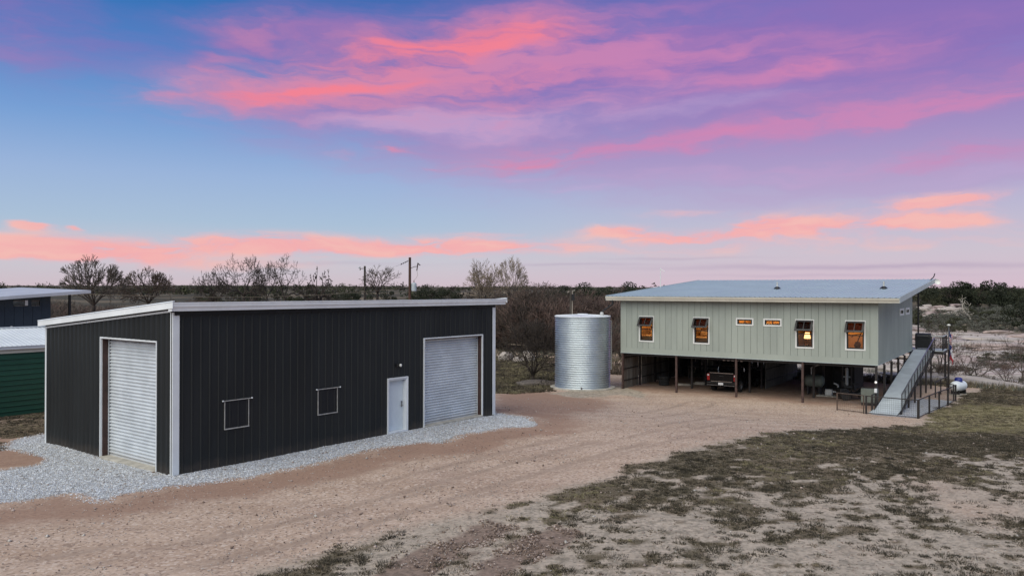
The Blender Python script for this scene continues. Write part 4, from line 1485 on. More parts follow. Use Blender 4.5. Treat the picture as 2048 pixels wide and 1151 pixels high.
    # roof furniture
    for xv, yv in ((-7.4, 6.3), (-0.7, 6.6)):
        v = bpy.data.objects.new('vent_pipe', None)
        COL.objects.link(v)
        v.parent = t
        MB().tube((xv, yv, zr(yv) - 0.02), (xv, yv, zr(yv) + 0.50), 0.06, n=10).build('pipe', M_PVC, v, smooth=False)
        MB().lathe([(0.26, zr(yv) + 0.02), (0.17, zr(yv) + 0.12), (0.07, zr(yv) + 0.18)], 12, xv, yv).build('boot', M_BLACK, v)
    mst = MB().tube((-16.6, 7.6, zr(7.6)), (-16.6, 7.6, zr(7.6) + 1.55), 0.03, n=8)
    mst.tube((-16.6, 7.6, zr(7.6) + 1.45), (-16.25, 7.6, zr(7.6) + 1.25), 0.025, n=6)
    mst.build('antenna_mast', M_WTRIM, t)
    mst = MB().path([(1.0, 15.6, zr(15.6)), (1.25, 15.6, zr(15.6) + 0.25), (1.32, 15.6, zr(15.6) + 0.5)], 0.035, 8)
    mst.build('dish_arm', M_BLACK, t)
    dish = MB().lathe([(0.0, 0.0), (0.11, 0.025), (0.18, 0.07), (0.21, 0.12)], 16, closed=False).build('dish', M_WTRIM, t, smooth=True)
    dish.location = (1.42, 15.9, zr(16) - 0.18)
    dish.rotation_euler = (R(70), 0, R(30))

    # windows
    def window(x0_, x1_, z0, z1, kind, lab):
        w_ = bpy.data.objects.new('window', None)
        COL.objects.link(w_)
        w_.parent = t
        w_['label'] = lab
        o = 0.088
        for a, b, c, d in ((x0_, x0_ + o, z0, z1), (x1_ - o, x1_, z0, z1), (x0_ + o + .0005, x1_ - o - .0005, z0, z0 + o), (x0_ + o + .0005, x1_ - o - .0005, z1 - o, z1)):
            MB().box(a, b, -0.055, -0.0265, c, d).build('trim', M_WTRIM, w_, bevel=0.004)
        i0, i1, j0, j1 = x0_ + o, x1_ - o, z0 + o, z1 - o
        f = 0.075
        fr = MB()
        fr.box(i0 - 0.015, i0 + f, -0.026, 0.09, j0 - 0.015, j1 + 0.015).box(i1 - f, i1 + 0.015, -0.026, 0.09, j0 - 0.015, j1 + 0.015)
        fr.box(i0 + f, i1 - f, -0.024, 0.088, j0 - 0.015, j0 + f).box(i0 + f, i1 - f, -0.024, 0.088, j1 - f, j1 + 0.015)
        zm = (j0 + j1) / 2
        if kind == 'awning':
            fr.box(i0 + f, i1 - f, -0.022, 0.086, zm - 0.03, zm + 0.03)
        fo = fr.build('frame', M_WFRAME, w_)
        if kind == 'awning':
            MB().box(i0 + f - .01, i1 - f + .01, 0.03, 0.036, j0 + f - .01, zm - 0.025).build('pane', M_PANE, w_)
            # upper sash, top-hung and propped open
            ln, ang = zm - (j1 - 0.03) , R(36)
            h_ = abs(ln) - 0.02
            sx = Matrix.Translation((0, -0.062, j1 + 0.01)) @ Matrix.Rotation(-ang, 4, 'X')

            def sbox(a, b, y0, y1, za, zb):
                return MB().add([sx @ Vector((x, y, z)) for z in (za, zb) for y in (y0, y1) for x in (a, b)],
                                [(0, 2, 3, 1), (4, 5, 7, 6), (0, 1, 5, 4), (2, 6, 7, 3), (0, 4, 6, 2), (1, 3, 7, 5)])
            sash = bpy.data.objects.new('awning_sash', None)
            COL.objects.link(sash)
            sash.parent = w_
            fb = 0.11
            mb = MB()
            k0, k1 = i0 - 0.045, i1 + 0.045
            for q in (sbox(k0, k0 + fb, -0.04, 0, -h_, 0), sbox(k1 - fb, k1, -0.04, 0, -h_, 0),
                      sbox(k0 + fb, k1 - fb, -0.039, -0.001, -fb, -0.001), sbox(k0 + fb, k1 - fb, -0.039, -0.001, -h_ + 0.001, -h_ + fb),
                      sbox((k0 + k1) / 2 - 0.02, (k0 + k1) / 2 + 0.02, -0.038, -0.002, -h_ + fb, -fb)):
                mb.add(q.v, q.f)
            mb.build('sash_frame', M_WFRAME, sash)
            for a, b in ((k0 + fb - .005, (k0 + k1) / 2 - 0.018), ((k0 + k1) / 2 + 0.018, k1 - fb + .005)):
                sbox(a, b, -0.024, -0.018, -h_ + fb - .005, -fb + .005).build('sash_pane', M_SCREEN, sash)
            # side stays: slim arms from jamb to the sash foot
            ft = sx @ Vector((0, -0.02, -h_ + 0.05))
            for xx in (i0 + 0.015, i1 - 0.015):
                MB().tube((xx, -0.02, zm + 0.06), (xx, ft.y, ft.z), 0.014, n=6).build('stay', M_WFRAME, sash)
        else:
            xm = (i0 + i1) / 2
            MB().box(xm - 0.02, xm + 0.02, -0.02, 0.08, j0 + f, j1 - f).build('mullion', M_WFRAME, w_)
            for a, b in ((i0 + f - .01, xm - .018), (xm + .018, i1 - f + .01)):
                MB().box(a, b, 0.03, 0.036, j0 + f - .01, j1 - f + .01).build('pane', M_PANE, w_)
        return w_
    labs = ['awning window at the left end', 'awning window second from the left', 'awning window with a lit table lamp behind it', 'awning window nearest the ramp']
    for w_, lb in zip(win, labs):
        window(*w_, 'awning', lb)
    for w_, lb in zip(small, ('left of the two small lit slot windows', 'right of the two small lit slot windows')):
        window(*w_, 'slot', lb)
    # side slot windows
    for (a, b, z0, z1), lb in zip(side, ('side slot window nearer the front', 'side slot window nearer the porch')):
        w_ = bpy.data.objects.new('window', None)
        COL.objects.link(w_)
        w_.parent = t
        w_['label'] = lb
        o = 0.14
        for y0, y1, c, d in ((a, a + .3, z0, z1), (b - .3, b, z0, z1), (a + .301, b - .301, z0, z0 + o), (a + .301, b - .301, z1 - o, z1)):
            MB().box(0.0265, 0.06, y0, y1, c, d).build('trim', M_WTRIM, w_)
        MB().box(-0.05, 0.0, a + .09, b - .09, z0 + 0.09, z1 - 0.09).build('pane', M_DKGLASS, w_)
    # rooms behind the windows, lit by their own lamps
    def room(xa, xb, name, lamp_x, lamp_z, power, dress):
        depth = 3.6
        zf0, zc = FLOOR + 0.31, 5.9
        rm = bpy.data.objects.new(name, None)
        COL.objects.link(rm)
        rm.parent = t
        mb = MB()
        mb.box(xa, xb, depth, depth + 0.05, zf0, zc).box(xa - 0.06, xa - 0.01, 0.125, depth + 0.05, zf0, zc).box(xb + 0.01, xb + 0.06, 0.125, depth + 0.05, zf0, zc)
        mb.box(xa, xb, 0.125, depth, zc + 0.01, zc + 0.05)
        mb.build('room_wall', M_WALLW, rm)
        MB().box(xa, xb, 0.125, depth, zf0 + 0.002, zf0 + 0.03).build('room_floor', M_BROWN, rm)
        ld = bpy.data.lights.new(name + '_lamp', 'POINT')
        ld.energy = power
        ld.color = (1.0, 0.62, 0.28)
        ld.shadow_soft_size = 0.12
        lo = bpy.data.objects.new('lamp_bulb', ld)
        COL.objects.link(lo)
        lo.location = ((xa + xb) / 2, 1.9, 5.55)
        lo.parent = rm
        if lamp_x is not None:
            MB().lathe([(0.20, lamp_z - 0.18), (0.13, lamp_z + 0.18)], 16, lamp_x, 1.6, closed=False).build('lamp_shade', M_LAMP, rm, smooth=True)
            MB().lathe([(0.09, zf0 + 0.6), (0.10, zf0 + 0.62), (0.04, zf0 + 0.68), (0.03, lamp_z - 0.15)], 12, lamp_x, 1.6).build('lamp_base', M_BROWN, rm)
            MB().box(lamp_x - 0.3, lamp_x + 0.3, 1.35, 1.85, zf0 + 0.03, zf0 + 0.6).build('night_table', M_BROWN, rm)
        if dress == 'bed':
            MB().box(xa + 0.4, xb - 0.5, 1.2, 3.2, zf0 + 0.35, zf0 + 0.85).build('mattress', M_BED, rm, bevel=0.08)
            MB().box(xa + 0.45, xb - 0.55, 3.25, 3.35, zf0 + 0.1, zf0 + 1.35).build('headboard', M_BROWN, rm, bevel=0.03)
            for dx in (0.6, 1.5):
                p = MB().box(-0.33, 0.33, -0.10, 0.10, -0.22, 0.22).build('pillow', M_BED, rm, bevel=0.09)
                p.location = (xa + dx + 0.3, 2.9, zf0 + 1.06)
                p.rotation_euler = (R(-25), R(8 * (dx - 1)), 0)
        elif dress == 'branch':
            mb = MB()
            mb.path([(xb - 1.05, 1.5, zf0 + 0.9), (xb - 0.9, 1.5, zf0 + 1.35), (xb - 0.72, 1.5, zf0 + 1.62), (xb - 0.55, 1.5, zf0 + 1.7)], 0.035, 6)
            mb.path([(xb - 0.86, 1.5, zf0 + 1.42), (xb - 1.2, 1.5, zf0 + 1.33), (xb - 1.4, 1.5, zf0 + 1.18)], 0.025, 6)
            mb.build('branch_ornament', M_BROWN, rm)
            MB().lathe([(0.14, zf0 + 0.55), (0.2, zf0 + 0.7), (0.12, zf0 + 0.92)], 14, xb - 1.05, 1.5).build('vase', M_BROWN, rm)
            MB().box(xb - 1.5, xb - 0.5, 1.25, 1.75, zf0 + 0.03, zf0 + 0.55).build('dresser', M_BROWN, rm)
        return rm
    room(-L + 0.3, -12.4, 'bedroom', -14.15, 4.05, 75, 'bed')
    room(-12.2, -8.7, 'bedroom', None, 0, 70, 'bed')
    room(-8.5, -5.1, 'bathroom', None, 0, 110, None)
    room(-4.95, -2.75, 'sitting_room', -4.27, 3.98, 9, None)
    room(-2.6, -0.3, 'study', None, 0, 75, 'branch')

    # posts under the house
    for xk in (0, -4.17, -8.23, -12.22, -16.12):
        for j, yk in enumerate((0.07, 2.84, 5.5, 8.3, 11.2, 14.0)):
            front = j == 0
            r_ = 0.062
            MB().box(xk - r_ - (0.08 if xk == 0 else 0), xk + r_ - (0.08 if xk == 0 else 0), yk - r_, yk + r_, -0.15, FLOOR - 0.171 if not front else FLOOR + 0.02).build('post', M_POST if front and xk != 0 else M_DKPOST, t)
    # carport enclosure: board walls with girts
    def board_wall(p0, p1, z0, z1, mats, bwid=0.3):
        d = Vector((p1[0] - p0[0], p1[1] - p0[1], 0))
        n_ = max(1, round(d.length / bwid))
        ux = d.normalized()
        nx_ = Vector((-ux.y, ux.x, 0))
        step = d.length / n_
        r2 = random.Random(int(d.length * 100))
        for k in range(n_):
            a = Vector((*p0, 0)) + ux * (k * step + 0.008)
            b = Vector((*p0, 0)) + ux * ((k + 1) * step - 0.008)
            th = nx_ * 0.012
            off = nx_ * r2.uniform(-0.004, 0.004)
            zz0, zz1 = z0 + r2.uniform(0, 0.03), z1
            q = [a - th + off, b - th + off, b + th + off, a + th + off]
            MB().hexa([(v.x, v.y, zz0) for v in q], [(v.x, v.y, zz1) for v in q]).build('wall_board', mats[r2.randrange(len(mats))], t)
        for zz in (0.55, 1.35, 2.1):
            q0, q1 = Vector((*p0, 0)), Vector((*p1, 0))
            off = nx_ * 0.05
            for sg in (1, -1):
                MB().tube((q0 + off * sg) + Vector((0, 0, zz)), (q1 + off * sg) + Vector((0, 0, zz)), 0.03, n=4).build('girt', M_DKPOST, t)
    zt_ = FLOOR - 0.18
    board_wall((-L + 0.02, 0.2), (-L + 0.02, 2.75), 0.0, zt_, [M_BARN, M_BARN, M_BARN2])
    board_wall((-L + 0.02, 3.25), (-L + 0.02, 13.9), 0.0, zt_, [M_BARN, M_BARN2], 0.45)
    board_wall((-L + 0.05, 14.1), (-9.2, 14.1), 0.0, zt_, [M_BARN2, M_BARN], 0.45)
    board_wall((-8.0, 5.6), (-8.0, 14.0), 0.0, zt_, [M_BARN], 0.3)
    # store room of dark sheet in the middle of the carport
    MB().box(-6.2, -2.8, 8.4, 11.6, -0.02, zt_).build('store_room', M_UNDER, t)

    # porch deck behind, with boards
    for k in range(14):
        y0 = W + 0.06 + k * 0.20
        MB().box(-L, 2.0, y0, y0 + 0.185, FLOOR - 0.02, FLOOR + 0.03).build('deck_board', M_DECK, t)
    MB().box(-L, 2.0, W + 0.05, yb - 0.05, FLOOR - 0.22, FLOOR - 0.03).build('deck_joists', M_DKPOST, t)
    MB().box(0.10, 0.20, 16.3, 16.4, FLOOR + 0.031, zr(16.35) - 0.2).build('porch_post', M_BLACK, t)
    MB().box(-L + 0.1, -L + 0.2, 16.3, 16.4, FLOOR + 0.031, zr(16.35) - 0.2).build('porch_post', M_BLACK, t)
    for xk in (1.9, -4, -10, -16):
        MB().box(xk - 0.06, xk + 0.06, 16.5, 16.62, -0.2, FLOOR - 0.221).build('post', M_DKPOST, t)
    # porch railing on the open end
    rl = bpy.data.objects.new('porch_railing', None)
    COL.objects.link(rl)
    rl.parent = t
    zr0 = FLOOR + 0.031
    for (xx, yy) in ((1.95, W + 0.2), (1.95, yb - 0.15), (1.22, W + 0.2)):
        MB().box(xx - 0.035, xx + 0.035, yy - 0.035, yy + 0.035, zr0, zr0 + 1.0).build('rail_post', M_BLACK, rl)
    MB().box(1.915, 1.985, W + 0.2, yb - 0.15, zr0 + 1.001, zr0 + 1.04).build('hand_rail', M_RAKE, rl)
    MB().box(1.22, 1.914, W + 0.165, W + 0.235, zr0 + 1.001, zr0 + 1.04).build('hand_rail', M_RAKE, rl)
    mesh_panel(rl, [(1.95, W + 0.24, zr0 + 0.06), (1.95, yb - 0.19, zr0 + 0.06), (1.95, yb - 0.19, zr0 + 0.98), (1.95, W + 0.24, zr0 + 0.98)], 0.10, 0.004)
    mesh_panel(rl, [(1.26, W + 0.2, zr0 + 0.06), (1.91, W + 0.2, zr0 + 0.06), (1.91, W + 0.2, zr0 + 0.98), (1.26, W + 0.2, zr0 + 0.98)], 0.10, 0.004)
    return t


def mesh_panel(parent, q, pitch, r, mat_=None, name='wire_mesh'):
    """welded wire in the quad q (four points), real wires crossing"""
    q = [Vector(p) for p in q]
    mb = MB()
    nu = max(2, round((q[1] - q[0]).length / pitch))
    nv = max(2, round((q[3] - q[0]).length / pitch))
    for i in range(nu + 1):
        f = i / nu
        mb.tube(q[0].lerp(q[1], f), q[3].lerp(q[2], f), r, n=3, cap=False)
    for j in range(nv + 1):
        f = j / nv
        mb.tube(q[0].lerp(q[3], f) + Vector((0, 0, 0.001)), q[1].lerp(q[2], f) + Vector((0, 0, 0.001)), r, n=3, cap=False)
    return mb.build(name, mat_ or M_DKPOST, parent)


build_house()


# ------------------------------------------------------------------ ramp beside the house
def build_ramp():
    t = thing('access_ramp', 'long grey ramp with black railing climbing beside the house to its porch', 'ramp', (*HOUSE_AT, ZG), HOUSE_YAW)
    ya, yb_, za, zb = -2.15, 14.22, 0.035, FLOOR + 0.03
    n = 4
    cuts = [-2.15, 1.6, 6.0, 10.2, 14.22]

    def zz(y):
        return za + (zb - za) * (y - ya) / (yb_ - ya)
    # flared foot plate then deck panels, with narrow joints between them
    for i, (a, b) in enumerate(zip(cuts, cuts[1:])):
        a2, b2 = a + (0.012 if i else 0), b - 0.012
        xl0, xl1, xr0, xr1 = (0.02, 0.10, 1.55, 1.32) if i == 0 else (0.10, 0.10, 1.32, 1.30)
        if i == 0:
            am = a + 1.1
            MB().hexa([(-0.12, a2, zz(a2) - 0.03), (1.30, a2 - 0.12, zz(a2) - 0.03), (1.38, am, zz(am) - 0.05), (0.10, am, zz(am) - 0.05)],
                      [(-0.12, a2, zz(a2) + 0.005), (1.30, a2 - 0.12, zz(a2) + 0.005), (1.38, am, zz(am)), (0.10, am, zz(am))]).build('foot_plate', M_DECK, t)
            a2 = am + 0.005
            xr0 = 1.38
        MB().hexa([(0.10, a2, zz(a2) - 0.05), (xr0, a2, zz(a2) - 0.05), (xr1, b2, zz(b2) - 0.05), (0.10, b2, zz(b2) - 0.05)],
                  [(0.10, a2, zz(a2)), (xr0, a2, zz(a2)), (xr1, b2, zz(b2)), (0.10, b2, zz(b2))]).build('deck_panel', M_DECK, t)
    for x0, x1 in ((0.055, 0.098), (1.385, 1.43)):
        MB().hexa([(x0, ya + 0.6, 0.0), (x1, ya + 0.6, 0.0), (x1, yb_, zb - 0.30), (x0, yb_, zb - 0.30)],
                  [(x0, ya + 0.6, zz(ya + 0.6) + 0.02), (x1, ya + 0.6, zz(ya + 0.6) + 0.02), (x1, yb_, zb + 0.03), (x0, yb_, zb + 0.03)]).build('stringer', M_BLACK, t)
    for yk in (1.5, 4.2, 6.9, 9.6, 12.4):
        for xk in (0.15, 1.41):
            MB().box(xk - 0.05, xk + 0.05, yk - 0.05, yk + 0.05, -0.3, zz(yk) - 0.052 if xk < 1 else zz(yk) - 0.02).build('support_post', M_DKPOST, t)
    rl = bpy.data.objects.new('railing', None)
    COL.objects.link(rl)
    rl.parent = t
    for k in range(13):
        yk = -1.5 + k * (15.6 / 12)
        MB().box(1.435, 1.475, yk - 0.02, yk + 0.02, zz(yk) - 0.2, zz(yk) + 0.93).build('rail_post', M_BLACK, rl)
    MB().hexa([(1.425, -1.52, zz(-1.52) + 0.931), (1.485, -1.52, zz(-1.52) + 0.931), (1.485, 14.12, zz(14.12) + 0.931), (1.425, 14.12, zz(14.12) + 0.931)],
              [(1.425, -1.52, zz(-1.52) + 0.975), (1.485, -1.52, zz(-1.52) + 0.975), (1.485, 14.12, zz(14.12) + 0.975), (1.425, 14.12, zz(14.12) + 0.975)]).build('hand_rail', M_STEEL, rl)
    mesh_panel(rl, [(1.455, -1.5, zz(-1.5) + 0.08), (1.455, 14.1, zz(14.1) + 0.08), (1.455, 14.1, zz(14.1) + 0.9), (1.455, -1.5, zz(-1.5) + 0.9)], 0.10, 0.003, M_DKPOST)
    return t


build_ramp()


# ------------------------------------------------------------------ yard fence and gate
def fence_run(label, pts, h=0.98, group=None, thick=0.045, mesh=True, post_every=None, name='wire_fence', mat_=None):
    mat_ = mat_ or M_DKPOST
    x0, y0 = house_xy(*pts[0])
    t = thing(name, label, 'fence', (*HOUSE_AT, ZG), HOUSE_YAW, group)
    for p in pts:
        MB().box(p[0] - thick, p[0] + thick, p[1] - thick, p[1] + thick, -0.15, h + 0.02).build('post', mat_, t)
    for a, b in zip(pts, pts[1:]):
        A, B = Vector((*a, 0)), Vector((*b, 0))
        MB().tube(A + Vector((0, 0, h)), B + Vector((0, 0, h)), 0.03, n=6).build('top_rail', mat_, t)
        if mesh:
            MB().tube(A + Vector((0, 0, 0.06)), B + Vector((0, 0, 0.06)), 0.02, n=6).build('bottom_rail', mat_, t)
            mesh_panel(t, [A + Vector((0, 0, 0.06)), B + Vector((0, 0, 0.06)), B + Vector((0, 0, h)), A + Vector((0, 0, h))], 0.11, 0.0035, mat_)
    return t


M_FENCEB = mat('rusty_brown_pipe', (0.09, 0.058, 0.042), 0.65, 0, 0.3, 4)
fence_run('black wire mesh fence across the foot of the ramp', [(-0.20, -2.36), (2.38, -2.58)])
g_ = fence_run('rust brown wire mesh gate left of the ramp', [(-1.81, -1.86), (-0.34, -2.29)], name='wire_gate', thick=0.03, mat_=M_FENCEB)
g_['category'] = 'gate'
fence_run('black wire fence running back along the right of the ramp', [(2.40, -2.45), (2.65, -0.1), (2.92, 2.07), (3.2, 3.92), (3.40, 6.36)])
fence_run('short black rail fence behind the ramp near the propane tank', [(3.28, 6.45), (2.2, 7.3), (2.3, 9.4), (2.46, 11.6)], mesh=False, thick=0.035)
fence_run('low black post beside the gate with a short rail', [(-0.05, -1.45), (0.0, -0.6)], h=0.95)
# ------------------------------------------------------------------ rain water tank and its pipe
def build_tank():
    cx, cy = 4.92, 55.15
    t = thing('water_tank', 'round corrugated galvanized rain water tank on a concrete ring', 'water tank', (cx, cy, ZG))
    r, h, rings = 1.90, 4.86, 32
    prof = []
    for k in range(rings * 8 + 1):
        z = 0.10 + h * k / (rings * 8)
        prof.append((r + 0.036 * math.cos(2 * math.pi * k / 8), z))
    MB().lathe(prof, 72, closed=False).build('corrugated_wall', M_TANK, t, smooth=True)
    MB().lathe([(0.3, h + 0.21), (0.9, h + 0.18), (r + 0.02, h + 0.13), (r + 0.05, h + 0.12), (r + 0.06, h + 0.07), (r + 0.035, h + 0.07)], 72, closed=False).build('roof', M_TRIM, t)
    MB().lathe([(0.0, h + 0.27), (0.36, h + 0.27), (0.38, h + 0.23), (0.38, h + 0.18)], 32, closed=False).build('hatch_lid', M_TRIM, t)
    MB().lathe([(2.24, -0.14), (2.24, 0.09), (2.20, 0.105), (1.80, 0.105)], 72, closed=False).build('concrete_ring', M_CONC, t)
    MB().lathe([(0.13, h + 0.10), (0.13, h + 0.30), (0.10, h + 0.40), (0.0, h + 0.42)], 16, 1.25, -0.75, closed=False).build('inlet_cap', M_PVC, t)
    # roof sheet ribs
    for k in range(18):
        a = 2 * math.pi * k / 18
        c, s = math.cos(a), math.sin(a)
        MB().tube((0.38 * c, 0.38 * s, h + 0.215), ((r + 0.02) * c, (r + 0.02) * s, h + 0.135), 0.018, n=4).build('roof_rib', M_TRIM, t)
    p = MB().tube((-0.25, -r - 0.02, 0.22), (-0.25, -r - 0.22, 0.22), 0.05, n=10)
    p.tube((-0.25, -r - 0.20, 0.22), (-0.25, -r - 0.20, 0.12), 0.04, n=8)
    p.build('outlet_valve', M_STEEL, t)
    # overflow pipe on the house side
    MB().path([(1.86, 0.55, h - 0.2), (2.06, 0.55, h - 0.25), (2.06, 0.55, 1.2)], 0.05, 8).build('overflow_pipe', M_PVC, t)
    gx_, gy_ = house_xy(-16.55, -0.66)
    t2 = thing('drain_pipe', 'black drain pipe slanting from the house gutter down to the tank', 'pipe', (gx_, gy_, ZG))
    ex, ey, ez = cx + 1.25 - gx_, cy - 0.75 - gy_, h + 0.40
    pts = [(0, 0, 6.09), (0, 0, 5.80), (ex, ey, ez + 0.02)]
    MB().path(pts, 0.055, 10).build('pipe_run', M_BLACK, t2)
    MB().tube(pts[1], (0, 0, 5.86), 0.07, n=10).build('pipe_elbow', M_BLACK, t2)


build_tank()


# ------------------------------------------------------------------ pickup truck in the carport
def build_truck():
    tx, ty = house_xy(-9.78, 1.75)
    t = thing('pickup_truck', 'black pickup truck parked tail outwards in the carport', 'truck', (tx, ty, ZG), HOUSE_YAW)

    def arch(yc, r, n=9):
        return [(yc + r * math.cos(math.pi - math.pi * k / n), 0.40 + r * math.sin(math.pi - math.pi * k / n)) for k in range(n + 1)]
    side = [(0.10, 0.62), (0.12, 0.42)] + [(0.62, 0.40)] + arch(1.10, 0.48)[0:] + [(1.62, 0.40), (4.1, 0.40)] + arch(4.72, 0.48) + \
           [(5.3, 0.40), (5.62, 0.42), (5.66, 0.85), (5.55, 1.12), (4.35, 1.26), (2.08, 1.30), (0.08, 1.30), (0.06, 0.9)]
    body = MB().prism(side, 'x', -0.99, 0.99).build('body', M_CARP, t, bevel=0.035)
    # cab: tapered greenhouse
    MB().hexa([(-0.93, 2.06, 1.29), (0.93, 2.06, 1.29), (0.93, 4.30, 1.27), (-0.93, 4.30, 1.27)],
              [(-0.76, 2.26, 1.92), (0.76, 2.26, 1.92), (0.76, 3.55, 1.93), (-0.76, 3.55, 1.93)]).build('cab', M_CARP, t, bevel=0.06)
    # glass, proud of the cab
    MB().hexa([(-0.72, 2.085, 1.40), (0.72, 2.085, 1.40), (0.72, 2.10, 1.40), (-0.72, 2.10, 1.40)],
              [(-0.64, 2.205, 1.80), (0.64, 2.205, 1.80), (0.64, 2.22, 1.80), (-0.64, 2.22, 1.80)]).build('rear_window', M_DKGLASS, t)
    for s in (-1, 1):
        for y0, y1, u0, u1 in ((2.25, 2.95, 2.36, 2.95), (3.02, 3.95, 3.02, 3.52)):
            a = [(s * 0.925, y0, 1.36), (s * 0.925, y1, 1.36), (s * 0.905, y1, 1.36), (s * 0.905, y0, 1.36)]
            b = [(s * 0.815, u0, 1.80), (s * 0.815, u1, 1.80), (s * 0.79, u1, 1.80), (s * 0.79, u0, 1.80)]
            MB().hexa(a, b).build('side_window', M_DKGLASS, t)
        m = MB().box(s * 1.02 - 0.11, s * 1.02 + 0.11, 3.85, 3.98, 1.28, 1.52).build('door_mirror', M_CARP, t, bevel=0.03)
        tl = MB().box(s * 0.90 - 0.095, s * 0.90 + 0.095, 0.035, 0.22, 0.80, 1.24).build('tail_light', M_RED, t, bevel=0.02)
        MB().box(s * 0.90 - 0.06, s * 0.90 + 0.06, 0.025, 0.034, 1.10, 1.20).build('reverse_lens', M_PLATE, tl)
        MB().box(s * 0.9 - 0.05, s * 0.9 + 0.05, 1.7, 1.76, 0.95, 1.0).build('door_handle', M_CHROME, t)
    tg = MB().box(-0.79, 0.79, 0.030, 0.10, 0.72, 1.29).build('tailgate', M_CARP, t, bevel=0.02)
    MB().box(-0.80, 0.80, 0.015, 0.12, 1.291, 1.325).build('tailgate_glint', M_CHROME, tg)  # bright strip standing in for the reflection along the tailgate top
    MB().box(-0.72, 0.72, 0.022, 0.029, 0.74, 0.765).build('tailgate_strip', M_CHROME, tg)
    MB().box(-0.14, 0.14, 0.0, 0.029, 1.08, 1.14).build('tailgate_latch', M_BLACK, tg)
    bp = MB().box(-0.97, 0.97, -0.10, 0.09, 0.48, 0.70).build('rear_bumper', M_CARP, t, bevel=0.03)
    MB().box(-0.93, -0.22, -0.108, -0.101, 0.50, 0.53).build('bumper_strip', M_STEEL, bp)
    MB().box(0.22, 0.93, -0.108, -0.101, 0.50, 0.53).build('bumper_strip', M_STEEL, bp)
    MB().box(-0.165, 0.165, -0.125, -0.102, 0.535, 0.695).build('licence_plate', M_PLATE, bp)
    MB().tube((0, -0.1, 0.46), (0, -0.24, 0.46), 0.035, n=8).build('tow_hitch', M_BLACK, t)
    # cab rack behind the rear window, and roof marker lights
    MB().path([(-0.90, 1.98, 1.31), (-0.88, 1.98, 1.52), (-0.80, 1.98, 1.62), (0.80, 1.98, 1.62), (0.88, 1.98, 1.52), (0.90, 1.98, 1.31)], 0.035, 8).build('cab_rack', M_CHROME, t)
    for xx in (-0.6, -0.3, 0.0, 0.3, 0.6):
        MB().box(xx - 0.09, xx + 0.09, 2.30, 2.36, 1.935, 1.975).build('roof_marker', M_CHROME, t)
    for s in (-1, 1):
        for yy in (1.10, 4.72):
            w = bpy.data.objects.new('wheel', None)
            COL.objects.link(w)
            w.parent = t
            w.location = (s * 0.86, yy, 0.40)
            MB().lathe([(0.24, -0.13), (0.37, -0.13), (0.40, -0.09), (0.405, 0.0), (0.40, 0.09), (0.37, 0.13), (0.24, 0.13)], 28, axis='x', closed=False).build('tyre', M_TYRE, w, smooth=False)
            rm = MB().lathe([(0.25, s * 0.10), (0.235, s * 0.115), (0.20, s * 0.07), (0.07, s * 0.08), (0.06, s * 0.11), (0.0, s * 0.11)], 20, axis='x', closed=False)
            for k in range(6):
                a = k * math.pi / 3
                rm.tube((s * 0.095, 0.06 * math.cos(a), 0.06 * math.sin(a)), (s * 0.095, 0.23 * math.cos(a), 0.23 * math.sin(a)), 0.025, n=4)
            rm.build('rim', M_RIM, w)
    return t


build_truck()


